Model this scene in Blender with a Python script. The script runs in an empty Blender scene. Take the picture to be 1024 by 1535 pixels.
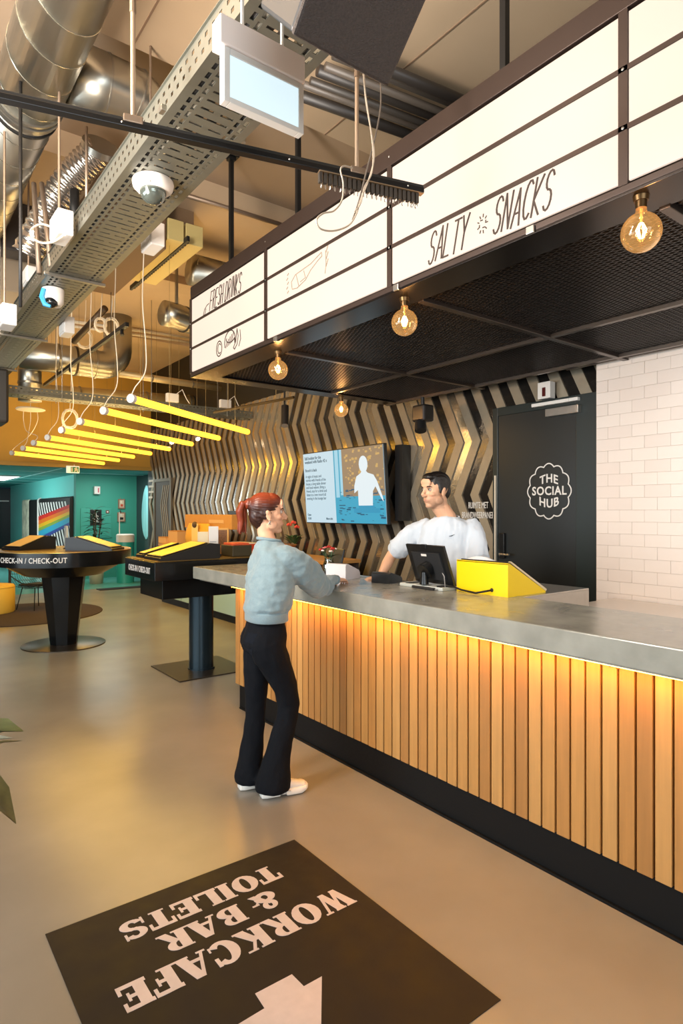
import bpy, bmesh, math, random
from mathutils import Vector, Matrix, noise
random.seed(7)
PI = math.pi
scn = bpy.context.scene
C = scn.collection

# ------------------------------------------------ camera, world, lights, exposure
F = 928.0; CX, CY = 512.0, 767.5; CAMZ = 1.6
YAW = math.radians(37.2)
cd = bpy.data.cameras.new('camera'); cam = bpy.data.objects.new('camera', cd); C.objects.link(cam)
cam.location = (0, 0, CAMZ); cam.rotation_euler = (PI/2, 0, -YAW)
cd.sensor_fit = 'VERTICAL'; cd.sensor_height = 36.0; cd.lens = F/1535*36.0; cd.clip_start = 0.05
scn.camera = cam
scn.view_settings.view_transform = 'Standard'; scn.view_settings.look = 'None'
scn.view_settings.gamma = 1; scn.view_settings.use_curve_mapping = False
scn.view_settings.exposure = 0.0
w = bpy.data.worlds.new('world'); scn.world = w; w.use_nodes = True
w.node_tree.nodes['Background'].inputs[0].default_value = (0.80, 0.90, 1.0, 1)
w.node_tree.nodes['Background'].inputs[1].default_value = 0.35
def area(name, loc, target, sx, sy, power, col):
    l = bpy.data.lights.new(name, 'AREA'); l.shape = 'RECTANGLE'; l.size = sx; l.size_y = sy
    l.energy = power; l.color = col
    o = bpy.data.objects.new(name, l); C.objects.link(o); o.location = loc
    o.rotation_euler = (Vector(target)-Vector(loc)).to_track_quat('-Z', 'Y').to_euler()
    return o
area('window_daylight', (-0.5, -3.6, 2.0), (1.0, 3, 1.6), 5.0, 2.6, 300, (0.86, 0.94, 1.0))
area('side_window_daylight', (-3.6, 4.0, 1.55), (2, 4.5, 1.5), 7.0, 1.7, 300, (0.84, 0.94, 1.0))
area('lounge_wall_fill', (1.0, 18.0, 2.35), (3.9, 18.0, 1.0), 1.2, 3.2, 190, (0.9, 1.0, 1.0))  # added fill out of view, evens out the light teal wall
area('lounge_lamp_near', (4.3, 14.4, 2.46), (4.3, 14.6, 0), 0.9, 0.5, 28, (0.9, 1.0, 0.95))
area('ceiling_fill', (-0.9, 2.6, 3.55), (0.7, 2.8, 4.64), 0.6, 3.0, 400, (1.0, 0.88, 0.77))  # added fill out of view to brighten the ceiling, no fitting there
area('ceiling_fill_deep', (0.1, 7.6, 3.4), (1.4, 8.4, 4.64), 0.5, 2.6, 70, (1.0, 0.84, 0.62))  # second added ceiling fill, farther down the hall and out of view
area('bar_downlight', (3.9, 1.0, 2.70), (4.3, 1.6, 1.2), 0.5, 1.2, 20, (1.0, 0.93, 0.86))

# ------------------------------------------------ helpers
def srgb(h):
    h = h.lstrip('#'); v = [int(h[i:i+2], 16)/255 for i in (0, 2, 4)]
    return tuple((c/12.92 if c <= 0.04045 else ((c+0.055)/1.055)**2.4) for c in v)
_m = {}
def mat(name, col, rough=0.5, metal=0.0, emit=None, es=0.0, var=0.0, vscale=6.0, bump=0.0, bscale=40.0, trans=0.0, spec=0.5, coat=0.0, stretch=(1,1,1), sheen=0.0, alpha=1.0, rvar=0.0):
    if name in _m: return _m[name]
    m = bpy.data.materials.new(name); m.use_nodes = True; nt = m.node_tree; b = nt.nodes['Principled BSDF']
    c = srgb(col) if isinstance(col, str) else col
    b.inputs['Base Color'].default_value = (*c, 1); b.inputs['Roughness'].default_value = rough
    b.inputs['Metallic'].default_value = metal; b.inputs['Specular IOR Level'].default_value = spec
    b.inputs['Coat Weight'].default_value = coat; b.inputs['Sheen Weight'].default_value = sheen
    b.inputs['Transmission Weight'].default_value = trans; b.inputs['Alpha'].default_value = alpha
    if emit is not None:
        e = srgb(emit) if isinstance(emit, str) else emit
        b.inputs['Emission Color'].default_value = (*e, 1); b.inputs['Emission Strength'].default_value = es
    if var or bump or rvar:
        tc = nt.nodes.new('ShaderNodeNewGeometry'); mp = nt.nodes.new('ShaderNodeMapping')
        mp.inputs['Scale'].default_value = stretch
        nt.links.new(tc.outputs['Position'], mp.inputs['Vector'])
        if var or rvar:
            n = nt.nodes.new('ShaderNodeTexNoise'); n.inputs['Scale'].default_value = vscale; n.inputs['Detail'].default_value = 5
            nt.links.new(mp.outputs['Vector'], n.inputs['Vector'])
            r = nt.nodes.new('ShaderNodeValToRGB')
            r.color_ramp.elements[0].position = 0.2; r.color_ramp.elements[1].position = 0.8
            r.color_ramp.elements[0].color = (*[max(0, x*(1-var)) for x in c], 1)
            r.color_ramp.elements[1].color = (*[min(1, x*(1+var)) for x in c], 1)
            nt.links.new(n.outputs['Fac'], r.inputs['Fac']); nt.links.new(r.outputs['Color'], b.inputs['Base Color'])
            if rvar:
                mr = nt.nodes.new('ShaderNodeMapRange'); mr.inputs['From Min'].default_value = .3; mr.inputs['From Max'].default_value = .7
                mr.inputs['To Min'].default_value = rough-rvar; mr.inputs['To Max'].default_value = rough+rvar
                nt.links.new(n.outputs['Fac'], mr.inputs['Value']); nt.links.new(mr.outputs['Result'], b.inputs['Roughness'])
        if bump:
            n2 = nt.nodes.new('ShaderNodeTexNoise'); n2.inputs['Scale'].default_value = bscale; n2.inputs['Detail'].default_value = 3
            nt.links.new(mp.outputs['Vector'], n2.inputs['Vector'])
            bp = nt.nodes.new('ShaderNodeBump'); bp.inputs['Strength'].default_value = bump; bp.inputs['Distance'].default_value = 0.01
            nt.links.new(n2.outputs['Fac'], bp.inputs['Height']); nt.links.new(bp.outputs['Normal'], b.inputs['Normal'])
    _m[name] = m
    return m

def skinmat(name):
    m = mat(name, (0.5, 0.3, 0.2), 0.5, spec=0.4)
    nt = m.node_tree; a = nt.nodes.new('ShaderNodeVertexColor'); a.layer_name = 'Col'
    nt.links.new(a.outputs['Color'], nt.nodes['Principled BSDF'].inputs['Base Color'])
    nt.nodes['Principled BSDF'].inputs['Subsurface Weight'].default_value = 0.0
    return m

ORG = {}
def frame_of(d, hint=Vector((0, 0, 1))):
    d = d.normalized(); s = d.cross(hint)
    if s.length < 1e-4: s = d.cross(Vector((1, 0, 0)))
    s.normalize(); return s, s.cross(d).normalized()
V = Vector
class MB:
    def __init__(s): s.v = []; s.f = []
    def add(s, vs, fs):
        o = len(s.v); s.v += [V(p) for p in vs]; s.f += [tuple(i+o for i in f) for f in fs]; return s
    def box(s, lo, hi, M=None):
        x0, y0, z0 = lo; x1, y1, z1 = hi
        vs = [V(p) for p in ((x0,y0,z0),(x1,y0,z0),(x1,y1,z0),(x0,y1,z0),(x0,y0,z1),(x1,y0,z1),(x1,y1,z1),(x0,y1,z1))]
        if M is not None: vs = [M @ p for p in vs]
        return s.add(vs, [(0,3,2,1),(4,5,6,7),(0,1,5,4),(1,2,6,5),(2,3,7,6),(3,0,4,7)])
    def bbox(s, lo, hi, b=0.004, M=None):
        # box with chamfered edges
        bm = bmesh.new(); bmesh.ops.create_cube(bm, size=1)
        lo = V(lo); hi = V(hi); c = (lo+hi)/2; d = hi-lo
        for v in bm.verts: v.co = V((c.x+v.co.x*d.x, c.y+v.co.y*d.y, c.z+v.co.z*d.z))
        bmesh.ops.bevel(bm, geom=bm.edges[:], offset=min(b, min(d)*0.45), segments=2, profile=0.5, affect='EDGES')
        bm.verts.index_update()
        vs = [v.co.copy() if M is None else M @ v.co for v in bm.verts]; fs = [tuple(v.index for v in f.verts) for f in bm.faces]
        bm.free(); return s.add(vs, fs)
    def cyl(s, p0, p1, r0, r1=None, n=16, caps=True, hint=V((0,0,1))):
        r1 = r0 if r1 is None else r1; p0 = V(p0); p1 = V(p1); a, b = frame_of(p1-p0, hint)
        vs = []
        for p, r in ((p0, r0), (p1, r1)):
            for i in range(n):
                t = 2*PI*i/n; vs.append(p+a*math.cos(t)*r+b*math.sin(t)*r)
        fs = [(i, (i+1)%n, n+(i+1)%n, n+i) for i in range(n)]
        if caps: fs += [tuple(range(n-1, -1, -1)), tuple(range(n, 2*n))]
        return s.add(vs, fs)
    def tube(s, pts, r, n=8, caps=True):
        pts = [V(p) for p in pts]; N = len(pts); rr = r if isinstance(r, (list, tuple)) else [r]*N
        vs = []; up = V((0.13, 0.21, 1))
        t0 = (pts[1]-pts[0]).normalized(); a, b = frame_of(t0, up)
        for k in range(N):
            t = (pts[min(k+1, N-1)]-pts[max(k-1, 0)]).normalized()
            a = (a - t*a.dot(t)).normalized(); b = t.cross(a)
            for i in range(n):
                q = 2*PI*i/n; vs.append(pts[k]+(a*math.cos(q)+b*math.sin(q))*rr[k])
        fs = []
        for k in range(N-1):
            for i in range(n): fs.append((k*n+i, k*n+(i+1)%n, (k+1)*n+(i+1)%n, (k+1)*n+i))
        if caps: fs += [tuple(range(n-1, -1, -1)), tuple(range((N-1)*n, N*n))]
        return s.add(vs, fs)
    def lathe(s, prof, o=(0,0,0), n=32, M=None, caps=True):
        o = V(o); vs = []; fs = []
        for r, z in prof:
            for i in range(n):
                t = 2*PI*i/n; p = V((r*math.cos(t), r*math.sin(t), z)); vs.append((M @ p if M is not None else p)+o)
        for k in range(len(prof)-1):
            for i in range(n): fs.append((k*n+i, k*n+(i+1)%n, (k+1)*n+(i+1)%n, (k+1)*n+i))
        if caps: fs += [tuple(range(n-1, -1, -1)), tuple(range((len(prof)-1)*n, len(prof)*n))]
        return s.add(vs, fs)
    def prism(s, poly, M, t):
        if t <= 0.0021: s.k = getattr(s, 'k', 0)+1; t = t+0.00002*(s.k % 40)
        # poly in 2D (x,y) placed by M, extruded from local z=0 to t
        n = len(poly); vs = [M @ V((x, y, 0)) for x, y in poly]+[M @ V((x, y, t)) for x, y in poly]
        fs = [tuple(range(n-1, -1, -1)), tuple(range(n, 2*n))]+[(i, (i+1)%n, n+(i+1)%n, n+i) for i in range(n)]
        return s.add(vs, fs)
    def ell(s, c, r, n=16, m=10, M=None):
        c = V(c); r = V((r, r, r)) if isinstance(r, (int, float)) else V(r)
        vs = []; fs = []
        for j in range(1, m):
            ph = PI*j/m
            for i in range(n):
                t = 2*PI*i/n; p = V((r.x*math.sin(ph)*math.cos(t), r.y*math.sin(ph)*math.sin(t), -r.z*math.cos(ph)))
                vs.append((M @ p if M is not None else p)+c)
        b = len(vs)
        for z in (-r.z, r.z):
            p = V((0, 0, z)); vs.append((M @ p if M is not None else p)+c)
        for j in range(m-2):
            for i in range(n): fs.append((j*n+i, j*n+(i+1)%n, (j+1)*n+(i+1)%n, (j+1)*n+i))
        for i in range(n): fs.append((b, (i+1)%n, i)); fs.append((b+1, (m-2)*n+i, (m-2)*n+(i+1)%n))
        return s.add(vs, fs)
    def rings(s, rings, caps=True):
        n = len(rings[0]); vs = [p for r in rings for p in r]; fs = []
        for k in range(len(rings)-1):
            for i in range(n): fs.append((k*n+i, k*n+(i+1)%n, (k+1)*n+(i+1)%n, (k+1)*n+i))
        if caps: fs += [tuple(range(n-1, -1, -1)), tuple(range((len(rings)-1)*n, len(rings)*n))]
        return s.add(vs, fs)
    def mesh(s, name, off=V((0,0,0))):
        me = bpy.data.meshes.new(name); me.from_pydata([p-off for p in s.v], [], s.f); me.update(); return me
    def build(s, name, m, parent=None, smooth=False, loc=None):
        if parent is not None: off = ORG[parent.as_pointer()]; loc = V((0,0,0))
        else:
            if loc is None:
                xs = [p.x for p in s.v]; ys = [p.y for p in s.v]; zs = [p.z for p in s.v]
                loc = V(((min(xs)+max(xs))/2, (min(ys)+max(ys))/2, min(zs)))
            off = V(loc)
        me = s.mesh(name, off)
        bm = bmesh.new(); bm.from_mesh(me); bmesh.ops.recalc_face_normals(bm, faces=bm.faces); bm.to_mesh(me); bm.free()
        return link(name, me, m, parent, smooth, off)
def link(name, me, m, parent=None, smooth=False, off=V((0,0,0))):
    if m is not None: me.materials.append(m)
    if smooth:
        me.polygons.foreach_set('use_smooth', [True]*len(me.polygons))
        if smooth != 'all':
            try: me.set_sharp_from_angle(angle=math.radians(38))
            except Exception: pass
    o = bpy.data.objects.new(name, me); C.objects.link(o)
    if parent is not None: o.parent = parent
    else: o.location = off
    ORG[o.as_pointer()] = V(off)
    return o
def tag(o, label, cat, group=None):
    o['label'] = label; o['category'] = cat
    if group: o['group'] = group
    return o
def thing(name, label, cat, loc, group=None):
    o = bpy.data.objects.new(name, None); C.objects.link(o); o.location = loc; o.empty_display_size = 0.1
    ORG[o.as_pointer()] = V(loc); return tag(o, label, cat, group)
def struct(o): o['kind'] = 'structure'; return o
def share(o, name, parent, dloc):
    c = o.copy(); C.objects.link(c); c.name = name; c.parent = parent; c.location = V(o.location)+V(dloc); ORG[c.as_pointer()] = ORG[o.as_pointer()]; return c
def basis(o, x, y):
    x = V(x).normalized(); y = V(y).normalized(); z = x.cross(y); M = Matrix((x, y, z)).transposed().to_4x4(); M.translation = V(o); return M
def text(s, M, size, depth, name, m, parent, off=0.0, align='CENTER', sx=1.0, spacing=1.0, wrap=None):
    cu = bpy.data.curves.new(name, 'FONT'); cu.body = s; cu.size = size; cu.extrude = depth; cu.offset = off
    cu.align_x = align; cu.align_y = 'CENTER'; cu.space_character = spacing; cu.resolution_u = 3
    o = bpy.data.objects.new(name, cu); C.objects.link(o)
    dg = bpy.context.evaluated_depsgraph_get(); me = bpy.data.meshes.new_from_object(o.evaluated_get(dg))
    bpy.data.objects.remove(o); bpy.data.curves.remove(cu)
    me.materials.clear(); offv = ORG[parent.as_pointer()]
    for v in me.vertices:
        p = V((v.co.x*sx, v.co.y, v.co.z))
        if wrap: p = wrap(p)
        else: p = M @ p
        v.co = p-offv
    return link(name, me, m, parent, False, offv)
# stroke lettering: glyphs on a 0.6 x 1 cell
def arc(cx, cy, rx, ry, a0, a1, n=10):
    return [(cx+rx*math.cos(math.radians(a0+(a1-a0)*i/n)), cy+ry*math.sin(math.radians(a0+(a1-a0)*i/n))) for i in range(n+1)]
G = {
 'A': [[(0,0),(.3,1),(.6,0)], [(.12,.35),(.48,.35)]], 'C': [arc(.32,.5,.3,.5,50,310)], 'D': [[(0,0),(0,1)], [(0,1)]+arc(.1,.5,.45,.5,90,-90)+[(0,0)]],
 'E': [[(.5,1),(0,1),(0,0),(.5,0)], [(0,.52),(.42,.52)]], 'F': [[(.5,1),(0,1),(0,0)], [(0,.52),(.42,.52)]],
 'H': [[(0,0),(0,1)], [(.5,0),(.5,1)], [(0,.5),(.5,.5)]], 'I': [[(.1,0),(.1,1)]], 'K': [[(0,0),(0,1)], [(.5,1),(0,.42),(.5,0)]],
 'L': [[(0,1),(0,0),(.5,0)]], 'N': [[(0,0),(0,1),(.5,0),(.5,1)]], 'R': [[(0,0),(0,1)]+arc(.2,.76,.3,.24,90,-90,6)+[(0,.52)], [(.2,.5),(.5,0)]],
 'S': [[(.5,.85)]+arc(.27,.76,.24,.24,30,250,8)+arc(.27,.26,.25,.26,80,-150,8)], 'T': [[(0,1),(.6,1)], [(.3,1),(.3,0)]],
 'Y': [[(0,1),(.28,.5),(.55,1)], [(.28,.5),(.28,0)]], 'M': [[(0,0),(0,1),(.3,.4),(.6,1),(.6,0)]]}
def ribbon(mb, pts, wd, M, t=0.002, shear=0.0):
    pts = [V((x+shear*y, y, 0)) for x, y in pts]
    for a, b in zip(pts, pts[1:]):
        d = b-a
        if d.length < 1e-6: continue
        d.normalize(); nrm = V((-d.y, d.x, 0))*wd/2; e = d*wd*0.35
        q = [a-e+nrm, a-e-nrm, b+e-nrm, b+e+nrm]
        mb.prism([(p.x, p.y) for p in q][::1], M, t)
def strokes(mb, s, M, h, wd, adv=0.75, cw=0.5, shear=0.2, jit=0.0, t=0.002):
    x = 0
    for ch in s:
        if ch == ' ': x += h*adv*cw*1.2; continue
        dy = random.uniform(-jit, jit)*h
        for st in G[ch]: ribbon(mb, [(x+px*h*cw*1.6, py*h+dy) for px, py in st], wd, M, t, shear)
        x += h*adv*cw*2.0 if ch not in 'I' else h*adv*cw*1.0
    return x
def remesh(mb, voxel, smooth=4, name='m', fac=0.5):
    me = mb.mesh(name); o = bpy.data.objects.new(name, me); C.objects.link(o)
    r = o.modifiers.new('r', 'REMESH'); r.mode = 'VOXEL'; r.voxel_size = voxel
    if smooth:
        sm = o.modifiers.new('s', 'SMOOTH'); sm.iterations = smooth; sm.factor = fac
    dg = bpy.context.evaluated_depsgraph_get(); out = bpy.data.meshes.new_from_object(o.evaluated_get(dg))
    bpy.data.objects.remove(o); bpy.data.meshes.remove(me); return out
def place(me, name, m, parent):
    off = ORG[parent.as_pointer()]
    for v in me.vertices: v.co -= off
    me.materials.clear(); return link(name, me, m, parent, 'all', off)
def pix(px, py, X=None, Y=None, Z=None):
    a = (px-CX)/F; b = (CY-py)/F
    dx = 0.605+0.796*a; dy = 0.796-0.605*a
    d = X/dx if X is not None else (Y/dy if Y is not None else (Z-CAMZ)/b)
    return V((d*dx, d*dy, CAMZ+d*b))
# ------------------------------------------------ materials
concrete_floor = mat('floor_concrete', '#89847a', 0.27, var=0.19, vscale=1.3, spec=0.6)
teal_floor = mat('floor_teal', '#5fa79f', 0.22, spec=0.5)
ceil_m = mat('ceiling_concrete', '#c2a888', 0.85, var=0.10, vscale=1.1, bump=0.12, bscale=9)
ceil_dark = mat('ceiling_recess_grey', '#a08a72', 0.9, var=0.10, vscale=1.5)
slab_m = mat('slab_concrete', '#8d8c82', 0.22, var=0.22, vscale=7, bump=0.05, bscale=50, rvar=0.05)
black_m = mat('black_paint', '#151515', 0.5)
blackmetal = mat('black_metal', '#2a211d', 0.35, metal=0.6)
frame_m = mat('sign_frame_bronze', '#3d302a', 0.45, metal=0.5)
kick_m = mat('kick_black', '#060708', 0.6, spec=0.25)
panel_m = mat('sign_lit_acrylic', '#6f665e', 0.4, emit=(0.92, 0.735, 0.60), es=0.92)
ink_m = mat('sign_ink', '#33241c', 0.7)
galv = mat('galvanised_steel', '#a09c92', 0.32, metal=0.9)
tray_m = mat('tray_galvanised', '#77786f', 0.42, metal=0.75, var=0.08, vscale=18)
white_m = mat('white_plastic', '#d6d2cc', 0.45)
cream_m = mat('cream_cable', '#e8dcc4', 0.6)
steel_m = mat('brushed_steel', '#b9b5ae', 0.28, metal=0.9, var=0.05, vscale=30)
greymetal = mat('grey_metal_rod', '#8d7a68', 0.45, metal=0.6)
brick_m = [mat('brick_white_%d' % i, c, 0.55, bump=0.08, bscale=25) for i, c in enumerate(('#dcd0c6', '#e2d7cd', '#d8cbc1'))]
mortar_m = mat('brick_joint', '#cdc0b4', 0.8)
taupe_m = mat('stripe_taupe', '#9a8f7c', 0.42, metal=0.55, var=0.07, vscale=20, bump=0.06, bscale=55)
mirror_dark = mat('stripe_black_gloss', '#55504b', 0.14, metal=0.85, bump=0.10, bscale=38)
mirror_light = mat('stripe_champagne_gloss', '#c8bfae', 0.20, metal=0.9, bump=0.10, bscale=38)
yellow_m = mat('yellow_metal', '#f3c800', 0.38)
tube_m = mat('tube_light_yellow', '#ffc832', 0.4, emit=(1.0, 0.48, 0.03), es=3.2)

# ------------------------------------------------ setting
H = 4.64
o = struct(MB().box((-4, -4, -0.1), (5.3, 13.35, 0)).build('floor', concrete_floor))
struct(MB().box((-4, 13.35, -0.1), (5.3, 26, 0)).build('floor', teal_floor))
# ceiling: slab, recess between two downstands, joint lines
o = struct(MB().box((-4, -4, H), (5.3, 4.05, H+0.4)).box((-4, 5.65, H), (5.3, 13.5, H+0.4)).build('ceiling', ceil_m))
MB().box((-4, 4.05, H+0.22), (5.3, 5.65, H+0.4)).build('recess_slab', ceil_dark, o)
b = MB()
for y in (7.6, 10.4): MB().box((-4, y, H-0.10), (4.9, y+0.35, H)).build('downstand_beam', ceil_m, o)
b = MB()
for x in (-1.2, 1.35, 2.9): b.box((x, -4, H-0.004), (x+0.012, 4.05, H))
b.build('shuttering_joint', mat('joint_dark', '#8a6f56', 0.9), o)
# soffit over the lounge opening, the tubes' yellow light put into its beige
struct(MB().box((-4, 13.4, 2.56), (5.3, 13.6, H)).build('wall_soffit', mat('soffit_yellow_lit', '#c89a3c', 0.7, var=0.08, vscale=2)))
struct(MB().box((-4, 13.3, 2.5), (4.88, 13.4, 2.58)).build('trim_1', mat('soffit_trim', '#b08a3a', 0.5)))
# walls out of view closing the hall
struct(MB().box((-4.2, -4.2, 0), (-4, 26, H)).build('wall_left', mat('left_wall', '#24211e', 0.8)))
struct(MB().box((-4, -4.2, 0), (5.3, -4, H)).build('wall_back', mat('back_wall', '#24211e', 0.8)))
# right wall (chevron) : zig-zag stripes are parts
WX = 4.9
wr = struct(MB().box((WX, -4, 0), (WX+0.2, 13.5, H)).build('wall_right', black_m))
def zig(z):  # lateral offset of the zigzag (towards +y) at height z, right-pointing vertex (low y) at 2.32
    t = ((z-2.32)/0.545) % 2.0
    return -0.125+0.25*(t if t <= 1 else 2-t)
zs = [0.0, 0.14, 0.685, 1.23, 1.775, 2.32, 2.865, 3.38]
def stripe_mesh(wd, t):
    b = MB(); L = [[V((0, zig(z)-wd/2, z)), V((0, zig(z)+wd/2, z)), V((-t, zig(z)+wd/2-0.002, z)), V((-t, zig(z)-wd/2+0.002, z))] for z in zs]
    return b.rings(L)
per = 0.225
proto = {}
for k in range(96):
    kind = 0 if k % 2 == 0 else (2 if (k//2) in (7, 9, 10, 13, 16, 19, 22, 23, 24, 25, 26, 27, 28) else 1)
    y = 2.72+k*per/2
    if y > 13.3: break
    if kind not in proto:
        b = stripe_mesh(per/2, (0.022, 0.008, 0.008)[kind]); 
        b.v = [p+V((WX, 0, 0)) for p in b.v]
        proto[kind] = s0 = b.build('stripe', (taupe_m, mirror_dark, mirror_light)[kind], wr); base = s0
        s0.location = (0, y, 0)
    else:
        c = share(proto[kind], 'stripe', wr, (0, y-proto[kind].location.y, 0))
# opening at the far end of the chevron wall, dark panel for its shade
d2 = struct(MB().box((WX-0.05, 12.15, 0), (WX-0.03, 13.0, 2.24)).build('door_2', mat('opening_shade', '#3a3126', 0.5)))
MB().box((WX-0.07, 12.09, 0), (WX-0.03, 12.15, 2.30)).box((WX-0.07, 13.0, 0), (WX-0.03, 13.06, 2.30)).box((WX-0.07, 12.15, 2.24), (WX-0.03, 13.0, 2.30)).build('door_frame', mat('jamb_grey', '#6d675b', 0.4, metal=0.4), d2)
for k in range(4):  # strips model the stripes reflected inside the opening
    b = stripe_mesh(0.05, 0.008); b.v = [V((p.x+WX-0.052, 12.30+0.1*k+p.y*0.6, min(p.z, 2.2)*0.98)) for p in b.v]
    b.build('stripe', taupe_m, d2)
for zz, l_ in ((2.28, .50), (2.16, .34), (2.04, .40), (1.92, .22)): MB().box((WX-0.032, 13.45-l_, zz-.022), (WX-0.024, 13.45, zz+.022)).build('lettering', white_m, wr)
for s_, zz in (('RUIMTE MET', 1.665), ('BRANDWEERPANEEL', 1.565)):
    text(s_, basis((WX-0.026, 4.14, zz), (0, -1, 0), (0, 0, 1)), 0.092, 0.002, 'lettering', white_m, wr, 0.0, sx=0.50)
MB().bbox((WX-0.03, 9.35, 1.52), (WX-0.022, 9.62, 1.62), 0.002).build('socket_plate', mat('socket_dark', '#26231f', 0.4), wr)
# door_1 : black door with surround, closer, sensor
DX = 4.80
dd = mat('door_black', '#1d1f1e', 0.34, var=0.12, vscale=3)
d1 = struct(MB().box((DX, 3.0, 0), (DX+0.06, 3.83, 2.52)).build('door_1', dd))
MB().bbox((DX-0.01, 3.83, 0), (DX+0.07, 3.89, 2.60), 0.004).bbox((DX-0.01, 2.78, 0), (DX+0.07, 3.0, 2.60), 0.004).bbox((DX-0.01, 3.0, 2.52), (DX+0.07, 3.83, 2.60), 0.004).build('door_frame', mat('door_frame_grn', '#15201f', 0.4), d1)
MB().bbox((DX-0.06, 2.95, 2.44), (DX-0.002, 3.27, 2.51), 0.004).build('door_closer', steel_m, d1)
MB().bbox((DX-0.05, 2.96, 2.545), (DX-0.01, 3.42, 2.575), 0.003).cyl((DX-0.055, 3.05, 2.56), (DX-0.045, 3.05, 2.56), 0.012).build('closer_arm', white_m, d1)
sb = MB().bbox((DX-0.03, 3.24, 2.61), (DX+0.05, 3.37, 2.76), 0.006).build('door_sensor', white_m, d1)
MB().bbox((DX-0.034, 3.285, 2.63), (DX-0.028, 3.32, 2.71), 0.003).build('sensor_window', mat('sensor_red', '#4a0d0a', 0.3), sb)
MB().bbox((DX-0.03, 3.74, 1.16), (DX-0.002, 3.80, 1.40), 0.004).build('lock_plate', mat('lock_black', '#0a0a0a', 0.3), d1)
MB().cyl((DX-0.03, 3.77, 1.20), (DX-0.06, 3.77, 1.20), 0.012).cyl((DX-0.055, 3.77, 1.20), (DX-0.055, 3.66, 1.20), 0.011).build('door_handle', steel_m, d1)
MB().box((DX-0.03, 3.84, 0.2), (DX-0.012, 3.855, 1.95)).build('edge_strip', mat('strip_light', '#cfc6b4', 0.4, metal=0.3), d1)
# emblem on the door
EM = basis((DX-0.003, 3.27, 1.785), (0, -1, 0), (0, 0, 1))
b = MB(); pts = []
NL = 12
for i in range(NL*8):
    t = 2*PI*i/(NL*8); u = (i % 8)/8.0
    r = 0.222+0.025*math.sin(PI*u); pts.append((r*math.sin(t+PI/NL)*0.9, r*math.cos(t+PI/NL)))
for i in range(len(pts)): ribbon(b, [pts[i], pts[(i+1) % len(pts)]], 0.010, EM, 0.002)
b.build('emblem_outline', white_m, d1)
for s_, zz, ar in (('THE', 0.112, 1), ('SOCIAL', 0.0, 0), ('HUB', -0.112, -1)):
    wr_ = (lambda z0, ar_: (lambda p: EM @ V((p.x*0.9, z0+p.y-ar_*0.0-ar_*2.0*p.x*p.x, p.z))))(zz, ar)
    text(s_, None, 0.107, 0.0015, 'lettering', white_m, d1, 0.0022, spacing=1.1, wrap=wr_)

# brick wall : every brick a part
bw = struct(MB().box((4.70, -4, 0), (4.78, 2.76, 2.80)).build('wall_bar', mortar_m))
bl, bh = 0.196, 0.0945; protos = {}
for r in range(21):
    z = 0.86+r*bh
    k = 0; y = 2.755 - (0 if r % 2 else bl*0.5)
    y1 = 2.755
    while y1 > 0.35:
        y0 = y if y < y1-0.02 else y-bl
        y0 = (2.755-bl*0.5-bl*k) if r % 2 == 0 else (2.755-bl*(k+1))
        top = 2.755 if k == 0 else (2.755-bl*0.5-bl*(k-1) if r % 2 == 0 else 2.755-bl*k)
        t = random.choice((0.005, 0.006, 0.007)); half = (r % 2 == 0 and k == 0); key = (half, t)
        if key not in protos:
            L = bl*0.5 if half else bl
            protos[key] = MB().bbox((4.70-t, -L+0.0012, 0.0012), (4.70, 0, bh), 0.0015).build('brick', random.choice(brick_m), bw); p0 = protos[key]; p0.location = V((0, top, z))
        else:
            share(protos[key], 'brick', bw, V((0, top, z))-V(protos[key].location))
        y1 = y0; k += 1
# lounge beyond the hall
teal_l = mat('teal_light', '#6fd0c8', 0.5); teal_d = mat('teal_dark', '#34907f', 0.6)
struct(MB().box((-4, 13.6, 2.50), (5.5, 26, 2.6)).build('ceiling', mat('teal_ceiling', '#3f9a98', 0.6)))
b = MB()
for y in (15.0, 16.6, 18.2, 19.8, 21.4): b.box((-2, y, 2.494), (5.3, y+0.02, 2.5))
for x in (3.1,): b.box((x, 13.6, 2.492), (x+0.03, 25, 2.5))
b.build('trim_2', mat('ceiling_joint_pale', '#a9dcd8', 0.5)); struct(bpy.data.objects['trim_2'])
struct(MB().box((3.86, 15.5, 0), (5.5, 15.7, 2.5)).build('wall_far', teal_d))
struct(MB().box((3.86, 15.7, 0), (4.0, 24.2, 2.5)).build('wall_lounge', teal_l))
struct(MB().box((-4, 25.6, 0), (5.5, 25.8, 2.6)).build('wall_end', mat('end_wall', '#123a4a', 0.5)))
struct(MB().box((3.25, 24.2, 0), (4.0, 24.3, 2.4)).build('window_1', mat('dark_window', '#0b1116', 0.15)))
MB().box((3.42, 24.12, 0), (3.46, 24.2, 2.0)).box((3.46, 24.12, 1.96), (3.8, 24.2, 2.0)).build('window_frame', white_m, struct(bpy.data.objects['window_1']))
struct(MB().box((5.3, 13.5, 0), (5.5, 15.5, 2.5)).build('wall_recess', mat('recess_grey', '#2f4446', 0.6)))
struct(MB().box((4.9, 13.5, 0), (5.3, 13.58, 2.5)).build('wall_return', mat('return_grey', '#3a4a4a', 0.6)))

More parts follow.
